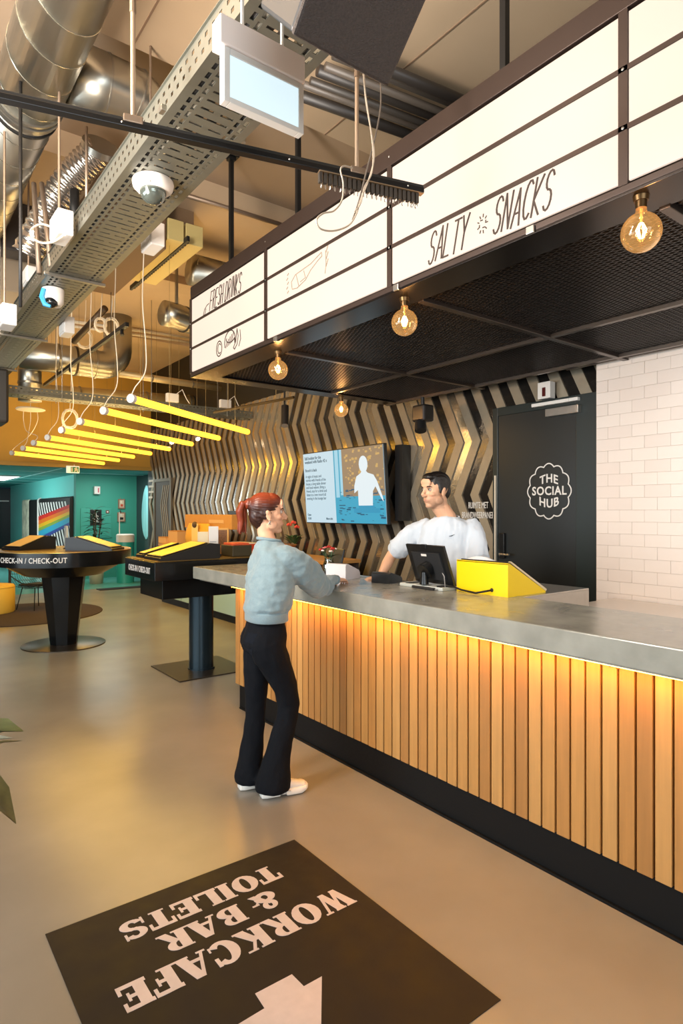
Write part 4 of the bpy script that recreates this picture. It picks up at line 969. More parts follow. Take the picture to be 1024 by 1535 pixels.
MB().lathe([(.020, -.006), (.026, 0), (.020, .006)], HMw @ V((-.118, .008, .066)), 16, M=Matrix.Rotation(1.2, 4, 'Y')).build('hair_tie', mat('tie_dark', '#1a0f0c', .6), body, True)
er = HMw @ V((.000, -.085, -.042))
for k, (dx, dz) in enumerate(((0, 0), (-.006, -.010), (.004, -.012))): MB().ell(er+V((dx, 0, dz)), .0065-.001*k, 10, 8).build('earring', steel_m, body, True)
# sweater
sw_m = mat('sweater_wool', '#7c9299', 0.85, var=0.07, vscale=120, bump=0.35, bscale=260, sheen=0.3)
b = MB()
b.rings([oval(V((c[0], c[1], z)), fw, lf, rf, rl) for c, z, rf, rl in (
 ((1.835, 3.115), 1.435, .062, .066), ((1.842, 3.115), 1.415, .080, .092), ((1.848, 3.115), 1.385, .098, .140), ((1.85, 3.115), 1.34, .112, .172), ((1.845, 3.11), 1.26, .122, .180), ((1.835, 3.105), 1.17, .130, .180),
 ((1.825, 3.10), 1.09, .130, .176), ((1.815, 3.10), 1.05, .130, .172), ((1.81, 3.10), 1.03, .116, .155), ((1.81, 3.10), 1.01, .110, .148), ((1.81, 3.10), .982, .110, .147))])
elSR = V((2.165, 3.06, 1.13))
limb(b, [(V((1.87, 2.985, 1.345)), .070, .078), (V((1.95, 2.985, 1.29)), .078, .092), (V((2.05, 3.01, 1.225)), .074, .088), (V((2.145, 3.05, 1.150)), .066, .080), (V((2.225, 3.115, 1.142)), .060, .064), (V((2.32, 3.19, 1.156)), .044, .044), (V((2.40, 3.26, 1.156)), .036, .036), (V((2.425, 3.28, 1.152)), .031, .031), (V((2.465, 3.315, 1.149)), .031, .031)])
limb(b, [(V((1.87, 3.25, 1.345)), .065, .074), (V((1.97, 3.30, 1.28)), .066, .078), (V((2.10, 3.35, 1.20)), .058, .062), (V((2.2, 3.375, 1.165)), .048, .048), (V((2.34, 3.41, 1.155)), .036, .034), (V((2.37, 3.415, 1.152)), .031, .031)])
me = remesh(b, 0.0075, 5)
for v in me.vertices:
    z = v.co.z
    if z > 1.0 or v.co.x > 2.0:
        pass
cloth(me, None, 0.012, 8, 3.1, 0.8); cloth(me, None, 0.006, 19, 1.7, 1.4)
sw = place(me, 'sweater', sw_m, wm)
MB().tube([V((1.835, 3.115, 1.440))+fw*.064*math.sin(q)+lf*.068*math.cos(q)+Z*(-.010*math.sin(q)) for q in [i/24*2*PI for i in range(25)]], .010, 8).build('collar', sw_m, sw, 'all')
MB().rings([oval(V((1.81, 3.10, z)), fw, lf, rf, rf+.037) for z, rf in ((.978, .112), (.981, .116), (1.025, .116), (1.033, .117))]).build('hem_rib', sw_m, sw, 'all')
limb(MB(), [(V((2.42, 3.276, 1.152)), .034), (V((2.465, 3.312, 1.149)), .033)], 16).build('cuff', sw_m, sw, 'all')
# armhole seam
sm_ = []
for i in range(17):
    q = i/16*PI*1.15-0.2; sm_.append(V((1.905-0.02*math.cos(q), 2.918+0.02*math.sin(q*1.0), 1.30+0.105*math.cos(q))))
# jeans
jn = mat('jeans_black', '#090c12', 0.9, spec=0.2, var=0.15, vscale=40, bump=0.15, bscale=200)
b = MB()
b.rings([oval(wp(f, 0, z), fw, lf, rf, rl) for f, z, rf, rl in ((.01, 1.0, .098, .130), (.005, .95, .105, .142), (-.005, .90, .118, .155), (-.015, .86, .124, .160), (-.01, .82, .115, .155))])
limb(b, [(wp(-.02, -.078, .86), .098, .098), (wp(0.0, -.085, .80), .094, .096), (V((1.835, 3.005, .70)), .082), (V((1.875, 3.0, .60)), .070), (V((1.897, 3.0, .50)), .060), (V((1.885, 3.0, .42)), .060), (V((1.85, 3.005, .30)), .066), (V((1.822, 3.01, .18)), .082), (V((1.808, 3.015, .10)), .096), (V((1.802, 3.018, .06)), .103)])
limb(b, [(wp(-.02, .078, .86), .098, .098), (wp(-.005, .085, .80), .092, .094), (V((1.79, 3.17, .70)), .078), (V((1.79, 3.18, .60)), .068), (V((1.79, 3.185, .50)), .060), (V((1.78, 3.185, .40)), .058), (V((1.77, 3.185, .28)), .062), (V((1.757, 3.185, .16)), .074), (V((1.750, 3.185, .09)), .086), (V((1.748, 3.185, .06)), .090)])
for s_ in (1, -1): b.ell(wp(-.036, .062*s_, .865), (.078, .085, .105), 18, 12)
me = remesh(b, 0.0075, 4); cloth(me, None, 0.008, 11, 8.2, 0.6)
for v in me.vertices:
    if v.co.z < 0.042: v.co.z = 0.042+(v.co.z-0.042)*0.1
js = place(me, 'jeans', jn, wm)
MB().rings([oval(wp(.008, 0, z), fw, lf, .101, .134) for z in (.965, .985, 1.0)]).build('waistband', jn, js, 'all')
pk = mat('jeans_pocket', '#0c111a', 0.9, spec=0.2)
def back_patch(l0, l1, z0, z1, nm_):
    M = basis(wp(-.158, (l0+l1)/2, (z0+z1)/2), -lf, Z)
    return M
for s_ in (-1, 1):
    b = MB(); rows = []
    for zz in (.925, .88, .83, .80):
        row = []
        for k in range(7):
            l = s_*(.035+.075*k/6*(1 if zz > .82 else .8)); o_ = wp(0, l, zz)
            row.append((l, zz))
        rows.append(row)
    # project on the jeans surface
    from mathutils.bvhtree import BVHTree
    bvh = BVHTree.FromPolygons([v.co+ORG[js.as_pointer()] for v in js.data.vertices], [tuple(p.vertices) for p in js.data.polygons])
    vs = []
    for row in rows:
        for l, zz in row:
            h = bvh.ray_cast(wp(-.6, l, zz), fw); vs.append((h[0] if h[0] else wp(-.15, l, zz))-fw*.003)
    n = 7
    b.add(vs, [(r*n+i, r*n+i+1, (r+1)*n+i+1, (r+1)*n+i) for r in range(3) for i in range(n-1)])
    b.add([p+fw*.006 for p in vs], [(r*n+i, (r+1)*n+i, (r+1)*n+i+1, r*n+i+1) for r in range(3) for i in range(n-1)])
    b.build('back_pocket', pk, js, 'all')
# sneakers
def sneaker(heel, d, L, t):
    d = V(d).normalized(); s_ = V((-d.y, d.x, 0)); hl = V(heel)
    b = MB(); st = [(0, .030), (.03, .040), (.10, .040), (.17, .048), (.23, .047), (.265, .036), (.28, .018)]
    def outline(z, k, lift=0): return [hl+d*u*L/.28+s_*w_*k+Z*(z) for u, w_ in st]+[hl+d*u*L/.28-s_*w_*k+Z*z for u, w_ in reversed(st)]
    b.rings([outline(0.002, .88), outline(.010, 1.06), outline(.028, 1.1), outline(.042, .98)])
    sole = remesh(b, 0.005, 3)
    for v in sole.vertices:
        u = (v.co-hl).dot(d)/L
        if v.co.z < .02 and .38 < u < .52: v.co.z += .008
        if u > .85 and v.co.z < .03: v.co.z += (u-.85)*.09
    so = place(sole, 'shoe_sole', mat('sole_white', '#e8e3da', .6), t)
    b = MB(); P = [(.02, .070, .030, .040), (.06, .078, .036, .046), (.11, .070, .040, .042), (.17, .052, .044, .030), (.22, .044, .042, .024), (.262, .036, .030, .014)]
    limb(b, [(hl+d*u*L/.28+Z*(zc), rw, rz) for u, zc, rw, rz in P], 16); b.ell(hl+d*.235*L/.28+Z*.040, (.040, .040, .024)); b.cyl(hl+d*.045+Z*.06, hl+d*.045+Z*.085, .034, .030, 18)
    up_ = place(remesh(b, 0.005, 3), 'shoe_upper', mat('upper_white', '#ddd8d0', .55, var=.06, vscale=40), t)
    for k in range(3):
        u = (.12+.022*k)*L/.28; z = .088-.011*k
        MB().tube([hl+d*u+s_*.020+Z*(z-.004), hl+d*(u+.006)+Z*(z+.008), hl+d*u-s_*.020+Z*(z-.004)], .003, 6).build('lace', white_m, up_, True)
    MB().tube([hl+d*.03+s_*.047+Z*.036, hl+d*.10+s_*.050+Z*.046, hl+d*.16+s_*.054+Z*.034], .004, 6).tube([hl+d*.03-s_*.047+Z*.036, hl+d*.10-s_*.050+Z*.046, hl+d*.16-s_*.054+Z*.034], .004, 6).build('sole_trim', mat('trim_grey', '#b9b5ac', .5), up_, True)
    return so
sneaker((1.735, 3.035, 0), (0.97, -0.25, 0), .275, wm)
sneaker((1.685, 3.20, 0), (0.98, -0.20, 0), .27, wm)

# ---- man behind the counter
mf = V((-0.90, -0.43, 0)).normalized(); ml = V((-mf.y, mf.x, 0)); M0_ = V((3.27, 3.06, 0))
man = thing('person', 'dark-haired man in a white t-shirt behind the counter at the till', 'person', tuple(M0_))
def mp(f, l, z): return M0_+mf*f+ml*l+Z*z
hf = V((-0.985, 0.10, -0.10)).normalized(); hl_ = V((-hf.y, hf.x, 0)).normalized(); hu = hf.cross(hl_)
S_ = 1.06
HMm = (Matrix((hf, hl_, hu)).transposed().to_4x4()); HMm.translation = V((3.18, 3.09, 1.745)); 
HMs = HMm @ Matrix.Scale(S_, 4)
# man's right side is -l when facing forward (l = left)
shRm = mp(0.0, -.195, 1.50); shLm = mp(0.0, .195, 1.50)
elRm = V((3.06, 3.42, 1.28)); wrRm = V((2.93, 3.40, 1.13)); elLm = V((3.30, 2.80, 1.24)); wrLm = V((3.12, 2.74, 1.03))
b = MB(); hb = MB(); head(hb, HMm, True)
c0 = HMm.translation; hb.v = [c0+(p-c0)*S_ for p in hb.v]; b.add(hb.v, hb.f)
limb(b, [(HMm @ V((-.02, 0, -.06)), .062), (HMm @ V((-.028, 0, -.11)), .060), (mp(.01, 0, 1.57), .062), (mp(0, 0, 1.50), .09)], 20)
b.rings([oval(mp(f, 0, z), mf, ml, rf, rl) for f, z, rf, rl in ((0, 1.54, .05, .07), (0, 1.48, .075, .13), (.0, 1.35, .095, .15), (0, 1.15, .095, .145), (0, 1.0, .095, .15), (0, .93, .10, .155))])
for hp, kn, an in ((mp(0, -.09, .95), mp(.02, -.11, .52), mp(0, -.12, .08)), (mp(0, .09, .95), mp(.02, .11, .52), mp(0, .12, .08))): limb(b, [(hp, .08), ((hp+kn)/2, .07), (kn, .05), ((kn+an)/2, .045), (an, .034)])
for sh, el, wr_ in ((shRm, elRm, wrRm), (shLm, elLm, wrLm)): limb(b, [(sh-Z*.02, .042), ((sh*.5+el*.5), .048, .050), (el, .040), ((el*.6+wr_*.4), .042, .040), (wr_, .028, .024)])
hand(b, wrRm, (-0.5, 0.35, -0.12), (0, 0, 1), 1, 1.05, 0.4)
hand(b, wrLm, (-0.5, -0.2, -0.05), (0, 0, 1), -1, 1.05, 0.4)
me = remesh(b, 0.0045, 3); finish_head(me, HMs, True, srgb('#d2a180'), srgb('#b0705f'))
bodym = place(me, 'body', skin_m, man)
bk_hair = mat('hair_black', '#17110e', 0.40, var=0.4, vscale=60, bump=0.35, bscale=160)
face_bits(man, HMs, True, bk_hair, bodym)
b = MB()
def hm(c, r): b.ell(HMs @ V(c), V(r)*S_, 24, 14, M=HMm.to_3x3().to_4x4())
hm((-.022, 0, .054), (.096, .079, .080)); hm((.028, 0, .098), (.056, .056, .030)); hm((.062, .012, .100), (.026, .040, .020)); hm((-.065, 0, .0), (.044, .062, .062))
for s_ in (1, -1): hm((-.012, .066*s_, .030), (.040, .014, .040)); hm((.014, .070*s_, .010), (.010, .007, .026))
me = remesh(b, 0.005, 2)
inv = HMs.inverted()
for v in me.vertices:
    p = inv @ v.co; v.co += (v.co-HMs.translation).normalized()*0.0022*math.sin(p.y*420+p.x*90)
place(me, 'hair', bk_hair, bodym)
ts = mat('tshirt_white', '#bcc5ce', 0.85, bump=0.1, bscale=120, sheen=.2)
b = MB()
b.rings([oval(mp(f, 0, z), mf, ml, rf, rl) for f, z, rf, rl in ((.012, 1.560, .075, .080), (.008, 1.552, .086, .104), (.002, 1.530, .102, .155), (0, 1.50, .116, .195), (0, 1.44, .130, .212), (.004, 1.35, .138, .215), (.004, 1.22, .138, .215), (.0, 1.08, .134, .208), (0, .96, .134, .205), (0, .88, .136, .208))])
limb(b, [(shRm+V((0.02, -.03, .0)), .062, .066), (shRm.lerp(elRm, .25), .068, .074), (shRm.lerp(elRm, .55), .070, .078), (shRm.lerp(elRm, .80), .072, .080)])
limb(b, [(shLm+V((0, .03, .0)), .062, .066), (shLm.lerp(elLm, .25), .070, .074), (shLm.lerp(elLm, .55), .074, .080), (shLm.lerp(elLm, .84), .078, .084)])
me = remesh(b, 0.0075, 3); cloth(me, None, 0.016, 7, 5.5, 0.7); cloth(me, None, 0.007, 18, 1.5, 0.45)
tsh = place(me, 'tshirt', ts, man)
ring = [mp(.014, 0, 1.562)+mf*.080*math.sin(q)+ml*.088*math.cos(q)+Z*(-.012*math.sin(q)) for q in [i/24*2*PI for i in range(25)]]
MB().tube(ring, .006, 6).build('neck_rib', ts, tsh, 'all')
mk = [mp(.141, .03, 1.43), mp(.146, .055, 1.435), mp(.144, .085, 1.442)]
bv = BVHTree.FromPolygons([v.co+ORG[tsh.as_pointer()] for v in tsh.data.vertices], [tuple(p.vertices) for p in tsh.data.polygons])
mk2 = []
for f_, l_, z_ in ((.5, .055, 1.432), (.5, .072, 1.436), (.5, .092, 1.446)):
    h = bv.ray_cast(mp(f_, l_, z_), -mf); mk2.append((h[0] if h[0] else mp(.15, l_, z_))+mf*.002)
MB().tube(mk2, [.002, .0035, .001], 6).build('chest_mark', mat('mark_dark', '#4a4f55', .6), tsh, True)
b = MB()
b.rings([oval(mp(0, 0, z), mf, ml, rf, rl) for z, rf, rl in ((1.0, .115, .165), (.93, .122, .172), (.86, .12, .17))])
for s_ in (1, -1): limb(b, [(mp(0, .09*s_, .88), .10), (mp(.02, .10*s_, .70), .088), (mp(.02, .11*s_, .52), .068), (mp(.01, .115*s_, .3), .062), (mp(0, .12*s_, .07), .060)])
place(remesh(b, 0.01, 3), 'trousers', mat('trousers_black', '#15161a', .8), man)
for s_ in (1, -1):
    b = MB(); a_ = mp(-.06, .12*s_, .035); limb(b, [(a_, .042, .034), (a_+mf*.10, .048, .034), (a_+mf*.20, .046, .028), (a_+mf*.25, .03, .02)], 14)
    for i, v in enumerate(b.v): v.z = max(v.z, 0.003)
    b.build('shoe', mat('shoe_black', '#101010', .5), man, True)
# ------------------------------------------------ screen on the striped wall
t = thing('wall_screen', 'large lit wall screen with blue notice text and a picture of a person in white', 'television', (4.62, 5.9, 1.5))
TS = basis((0, 0, 0), (0, -1, 0), (0, 0, 1))
yl, yr = 6.86, 5.25; zb, zt = 1.465, 2.365; X0 = 4.62
tl = math.radians(4)
SMt = Matrix((V((0, -1, 0)), V((-math.sin(tl)*1, 0, math.cos(tl))), V((-math.cos(tl), 0, -math.sin(tl))))).transposed().to_4x4(); SMt.translation = V((X0+.01, yl, zb))
SW, SH = yl-yr, (zt-zb)
MB().bbox((-.012, -.012, -.05), (SW+.012, SH+.012, 0.0), 0.006, SMt).build('bezel', mat('tv_bezel', '#16181b', .3), t)
def lit(name, col, k=1.0): return mat(name, '#101010', .5, emit=col, es=k)
MB().box((0, 0, 0), (SW, SH, .003), SMt).build('screen_left', lit('tv_pale', '#c8e2ee', .95), t)
b = MB().box((SW*.415, 0, .003), (SW, SH, .004), SMt).build('screen_picture', lit('tv_blue', '#38b4d8', .8), t)
b = MB()
MB().box((SW*.52, SH*.36, .004), (SW, SH, .0045), SMt).build('screen_picture', lit('tv_tan', '#a98f72', .8), t)
MB().box((SW*.43, SH*.35, .0045), (SW*.475, SH, .005), SMt).box((SW*.49, SH*.38, .0045), (SW*.52, SH, .005), SMt).build('screen_picture', lit('tv_light', '#a8dcef', .9), t)
b = MB()
for i in range(90):
    x = SW*random.uniform(.55, .99); y = SH*random.uniform(.45, .98); q = random.uniform(.008, .03)
    b.box((x, y, .0046), (min(x+q*1.5, SW), min(y+q, SH), .005), SMt)
o = b.build('picture_detail', lit('tv_gold', '#e0b874', .8), t); o['kind'] = 'stuff'
b = MB()
for i in range(70):
    x = SW*random.uniform(.45, .97); y = SH*random.uniform(.02, .45); q = random.uniform(.01, .04)
    b.box((x, y, .0046), (min(x+q*2, SW), y+q*.4, .005), SMt)
o = b.build('picture_detail', lit('tv_deep', '#1a6f96', .6), t); o['kind'] = 'stuff'
wh = lit('tv_white', '#e6f3f8', .95)
def P2(x, y): return (x*SW, y*SH)
fig = [P2(*p) for p in ((.70, .22), (.86, .22), (.87, .42), (.90, .48), (.96, .32), (1.0-.02, .28), (.975, .34), (.92, .55), (.885, .63), (.82, .66), (.80, .69), (.755, .69), (.74, .66), (.69, .62), (.66, .50), (.655, .40), (.70, .44))]
MB().prism(fig, SMt @ Matrix.Translation((0, 0, .005)), .001).build('picture_figure', wh, t)
MB().prism([(.775*SW+.05*SW*math.cos(a), .775*SH+.11*SH*math.sin(a)) for a in [i/16*2*PI for i in range(16)]], SMt @ Matrix.Translation((0, 0, .005)), .001).build('picture_figure', wh, t)
b = MB(); 
for k in range(5): b.prism([(.765*SW+.012*k*SW, (.74+.01*(k % 2))*SH), (.772*SW+.012*k*SW, (.74+.01*(k % 2))*SH), (.772*SW+.012*k*SW, .80*SH), (.765*SW+.012*k*SW, .80*SH)], SMt @ Matrix.Translation((0, 0, .0062)), .0005)
MB().box((.64*SW, .14*SH, .006), (.94*SW, .20*SH, .0065), SMt).box((.70*SW, .20*SH, .006), (.88*SW, .235*SH, .0065), SMt).build('picture_desk', lit('tv_desk', '#2aa5cf', .8), t)
ti = lit('tv_ink', '#3b6f86', .5)
for s_, y, sz in (('Still looking for the', .93, .062), ('weekend with Radio 42 x', .875, .062), ('Brunch is back', .755, .058), ('Open', .11, .045), ('10.00', .055, .045), ('More info', .055, .045)):
    text(s_, SMt @ Matrix.Translation((.035 if s_ != 'More info' else SW*.28, y*SH, .004)), sz*.9, .0004, 'screen_text', ti, t, .001, align='LEFT', sx=.86)
for i, s_ in enumerate(('A night of music and', 'stories with friends of the', 'house, a long table dinner', 'and local makers. Bring a', 'friend, stay for a drink and', 'listen to a new record all', 'evening in the lounge bar')):
    text(s_, SMt @ Matrix.Translation((.035, (.665-.053*i)*SH, .004)), .050, .0003, 'screen_text', ti, t, .0005, align='LEFT', sx=.86)
MB().box((4.68, 5.7, 1.7), (4.87, 6.3, 2.1)).build('wall_mount', black_m, t)
MB().box((4.74, 5.12, 1.50), (4.87, 5.24, 2.36)).build('side_gap_shade', mat('tv_dark', '#0c0c0d', .5), t)  # dark box stands in for the shaded gap beside the screen

# ------------------------------------------------ things on the counter
ZS = 1.11
blk = mat('device_black', '#121314', .32); blk2 = mat('device_black_matt', '#1c1d1f', .6)
# POS tablet seen from behind
PM = basis((2.90, 2.825, ZS), V((-0.05, -1, 0)), V((0.0, 0, 1)))
t = thing('till_tablet', 'black till tablet on a stand with its back to the customers', 'tablet', (2.9, 2.93, ZS))
tlt = Matrix.Translation((0, .045, 0)) @ Matrix.Rotation(math.radians(16), 4, 'X')
TM = PM @ tlt
b = MB(); prof = [(-.155, 0), (.17, 0), (.14, .235), (-.185, .235)]
MB().prism([(-.165, -.01), (.190, -.01), (.165, .245), (-.190, .245)], TM, .016).build('tablet_back', blk, t)
MB().prism([(-.120, .02), (.140, .02), (.122, .20), (-.138, .20)], TM @ Matrix.Translation((0, 0, .016)), .010).build('back_cover', blk2, t)
MB().cyl(TM @ V((0, .10, .02)), TM @ V((0, .085, .075)), .045, .055, 20).cyl(TM @ V((0, .085, .072)), PM @ V((0, .03, .09)), .02, .03, 14).build('stand_arm', blk, t, True)
MB().bbox((-.09, 0, -.03), (.11, .016, .12), .006, PM).build('stand_base', blk2, t)
MB().bbox((-.045, .225, .004), (.01, .25, .022), .004, TM).build('camera_bar', blk, t)
MB().box((-.045, .175, .026), (.005, .190, .0268), TM).build('white_label', white_m, t)
MB().tube([TM @ V((.11, .08, .02)), TM @ V((.135, .05, .03)), PM @ V((.15, .012, .05)), PM @ V((.12, .006, .11))], .004, 6).build('cable', mat('cable_silver', '#9a9a9a', .3, metal=.6), t, True)
tr = MB().bbox((2.80, 2.66, ZS), (2.97, 3.05, ZS+.022), .005).build('till_tray', mat('tray_pale', '#b5bab4', .4), None); tag(tr, 'thin pale tray on the slab in front of the till tablet', 'tray')
for y in (2.68, 2.96): MB().box((2.81, y, ZS+.0222), (2.955, y+.04, ZS+.026)).build('tray_slot', blk2, tr)
# yellow wedge
t = thing('yellow_stand', 'bright yellow metal wedge stand sloping toward the staff side of the slab', 'stand', (2.96, 2.5, ZS))
y0, y1 = 2.245, 2.635
MY = basis((2.92, y0, ZS), (1, 0, 0), (0, 0, 1))   # x' = +X, y' = z, extrude -Y
pr = [(0, 0), (.36, 0), (.36, .012), (.012, .195), (0, .195)]
MB().prism(pr, basis((2.90, y1, ZS), (1, 0, 0), (0, 0, 1)), y1-y0).build('wedge_body', yellow_m, t)
# sloping face inlay
SL = basis((2.912+.012, y1-.015, ZS+.196), (0, -1, 0), (.348, 0, -.183))
n_ = SL.to_3x3() @ V((0, 0, 1))
MB().box((0, 0, -.004 if n_.z > 0 else -.006), (y1-y0-.03, .38, .006 if n_.z > 0 else .004), SL).build('screen_panel', mat('wedge_panel', '#2a2622', .2), t)
MB().prism([(.014, .202), (.026, .206), (.370, .022), (.362, .010)], basis((2.90, y0+.012, ZS), (1, 0, 0), (0, 0, 1)), .014).build('edge_trim', mat('wedge_trim', '#d8c9a8', .3, metal=.4), t)
MB().box((2.90, y0, ZS+.187), (2.9035, y1, ZS+.191)).build('fold_line', mat('fold_yellow', '#c9a400', .4), t)
MB().tube([(2.896, 2.36, ZS+.032), (2.87, 2.37, ZS+.028), (2.85, 2.44, ZS+.010), (2.85, 2.55, ZS+.018), (2.86, 2.62, ZS+.028), (2.85, 2.70, ZS+.026), (2.84, 2.80, ZS+.012), (2.83, 2.90, ZS+.008)], .006, 8).build('cable', blk, t, True)
MB().ell((2.898, 2.36, ZS+.032), (.005, .012, .012)).build('grommet', blk2, t, True)
o = MB()
bm_pts = []
for i in range(10):
    u = i/9; bm_pts.append([V((3.02, 2.42+.28*u, ZS+.155+.055*math.sin(PI*u)**.6+.003)), V((3.06, 2.42+.28*u, ZS+.155+.055*math.sin(PI*u)**.6)), V((3.10, 2.43+.26*u, ZS+.12)), V((3.02, 2.42+.28*u, ZS+.15))])
o.rings(bm_pts); o = o.build('paper_cloth', mat('cloth_white', '#d9dcdc', .9), None, 'all'); tag(o, 'crumpled white cloth lying on top of the yellow wedge stand', 'cloth')
# card readers : white and grey lecterns
def terminal(nm_, lab, o_, ang, m1, wd, ln, h):
    t = thing(nm_, lab, 'card terminal', o_, None)
    R = Matrix.Translation(V(o_)) @ Matrix.Rotation(ang, 4, 'Z')
    # side profile in x(front)-z, rounded
    pr = [(0, 0), (ln, 0), (ln, h*.35), (ln*.93, h*.52), (ln*.15, h), (.03*ln, h*.98), (0, h*.85)]
    Mx = R @ Matrix(((1, 0, 0, 0), (0, 0, -1, wd/2), (0, 1, 0, 0), (0, 0, 0, 1)))
    MB().prism(pr, Mx, wd).build('shell', m1, t)
    MB().prism([(ln*.20, h*.975), (ln*.90, h*.555), (ln*.905, h*.60), (ln*.21, h*1.02)], R @ Matrix(((1, 0, 0, 0), (0, 0, -1, wd*.40), (0, 1, 0, 0), (0, 0, 0, 1))), wd*.8).build('display', blk, t)
    return t
tw = mat('terminal_white', '#c9c4c4', .4)
terminal('card_terminal', 'white card terminal beside the woman\'s resting hand', (2.68, 3.60, ZS), math.radians(20), tw, .17, .20, .115)
terminal('card_terminal', 'pale terminal between the flower jar and the woman\'s sleeve', (2.62, 4.05, ZS), math.radians(20), mat('terminal_pink', '#b8a9a3', .45), .19, .20, .115)
terminal('card_reader', 'low black card reader on the slab near the man\'s hand', (2.78, 3.22, ZS), math.radians(15), blk, .15, .16, .075)
t = thing('tablet_stand', 'black tablet on a stand behind the flower jar on the counter', 'tablet', (2.85, 3.95, ZS))
Mt = basis((2.86, 3.86, ZS+.02), (-.25, -1, 0), (0.25, 0, 1))
MB().bbox((-.11, 0, -.008), (.11, .19, .008), .005, Mt).build('tablet', blk, t)
MB().bbox((-.06, -.02, -.03), (.06, 0.0, .10), .005, Mt).build('foot', blk2, t)
# flower jar
def leafp(mb, a, d, L, wd, up_=V((0, 0, 1)), curl=.3, n=5):
    a = V(a); d = V(d).normalized(); s_ = d.cross(up_)
    if s_.length < .01: s_ = V((1, 0, 0))
    s_.normalize(); nn = s_.cross(d); rows = []
    for i in range(n+1):
        u = i/n; c = a+d*L*u-nn*0+V((0, 0, -curl*L*u*u)); w_ = wd*math.sin(PI*min(1, .08+.92*u))**.8*(1 if i < n else .05)
        rows.append((c-s_*w_+nn*w_*.25, c-nn*.0, c+s_*w_+nn*w_*.25))
    vs = [p for r in rows for p in r]+[p-nn*.0012 for r in rows for p in r]; k = len(rows)*3; fs = []
    for i in range(n):
        for j in range(2):
            q = i*3+j; fs.append((q, q+1, q+4, q+3)); fs.append((k+q, k+q+3, k+q+4, k+q+1))
    return mb.add(vs, fs)
leaf_g = mat('leaf_green', '#3d5a34', .5, var=.2, vscale=60)
jc = V((2.80, 3.85, ZS))
t = thing('flower_jar', 'small glass jar of red and white flowers on the concrete counter', 'vase', tuple(jc))
jg = bpy.data.materials.new('jar_glass'); jg.use_nodes = True; nt = jg.node_tree; nt.nodes.clear()
ou = nt.nodes.new('ShaderNodeOutputMaterial'); mx = nt.nodes.new('ShaderNodeMixShader'); tr_ = nt.nodes.new('ShaderNodeBsdfTransparent'); gl = nt.nodes.new('ShaderNodeBsdfGlossy')
tr_.inputs[0].default_value = (.62, .68, .55, 1); gl.inputs[1].default_value = .08; mx.inputs[0].default_value = .25
nt.links.new(tr_.outputs[0], mx.inputs[1]); nt.links.new(gl.outputs[0], mx.inputs[2]); nt.links.new(mx.outputs[0], ou.inputs[0])
MB().lathe([(.004, .004), (.040, .004), (.043, .012), (.043, .085), (.036, .105), (.030, .115), (.030, .128), (.034, .132), (.037, .132), (.033, .127), (.033, .117), (.040, .105), (.046, .086), (.046, .008), (.041, 0), (.004, 0)], jc, 28).build('jar', jg, t, 'all')
MB().lathe([(.004, .006), (.041, .008), (.041, .05), (.004, .05)], jc, 24).build('water', mat('jar_water', '#3c4a36', .1), t, 'all')
for i in range(11):
    a = i*2.4; r = .02+.045*((i*37 % 10)/10); top = jc+V((r*math.cos(a)*1.2, r*math.sin(a)*1.2, .19+.035*((i*53 % 10)/10)))
    st_ = MB().tube([jc+V((.01*math.cos(a), .01*math.sin(a), .01)), jc+V((.02*math.cos(a), .02*math.sin(a), .12)), top], .0018, 5).build('stem', leaf_g, t)
    fc = (mat('petal_red', '#a8231c', .6), mat('petal_white', '#e8e0d4', .6), mat('petal_pink', '#c76a6a', .6))[0 if i < 4 else (1 if i % 3 else 2)]
    b = MB(); rr = .016 if i < 4 else .010
    for k in range(7): b.ell(top+V((rr*.7*math.cos(k*.9), rr*.7*math.sin(k*.9), rr*.3*math.sin(k*2))), (rr*.55, rr*.55, rr*.4), 8, 6)
    b.build('blossom', fc, st_, True)
for i in range(7):
    a = i*.9+.4; b = MB(); leafp(b, jc+V((.015*math.cos(a), .015*math.sin(a), .14)), (math.cos(a), math.sin(a), .7), .09, .011); b.build('leaf', mat('leaf_dark', '#20301c', .5), t, True)

# ------------------------------------------------ back unit and what stands on it
t = thing('back_unit', 'long low shelving unit with pale teal doors against the striped wall', 'shelf unit', (4.35, 8.3, 0))
oakp = mat('shelf_wood', '#b07f42', .5, var=.1, vscale=8); tealp = mat('unit_teal', '#9ab8ae', .5)
MB().bbox((4.08, 5.7, 1.00), (4.62, 10.8, 1.04), .004).build('top_board', oakp, t)
MB().box((4.10, 5.72, .10), (4.14, 5.76, 1.0)).build('post', oakp, t)
for y0_ in (7.8, 8.8, 9.8): MB().bbox((4.09, y0_+.01, .12), (4.12, y0_+.97, .98), .004).build('door', tealp, t)
MB().box((4.12, 7.8, .10), (4.60, 10.78, .12)).box((4.58, 5.72, .12), (4.60, 10.78, 1.0)).box((4.12, 10.74, .12), (4.58, 10.78, 1.0)).build('carcass', mat('unit_dark', '#2c2623', .7), t)
MB().box((4.14, 5.72, 0), (4.58, 10.78, .10)).build('plinth', kick_m, t)
for z in (.30, .62): MB().bbox((4.10, 5.76, z), (4.58, 7.8, z+.03), .003).build('shelf', oakp, t)
rb_ = MB().bbox((4.16, 6.2, .33), (4.5, 7.4, .58), .01).build('red_crate', mat('crate_red', '#7a2a18', .6), None); tag(rb_, 'dark red crate on the middle shelf of the back unit', 'crate')
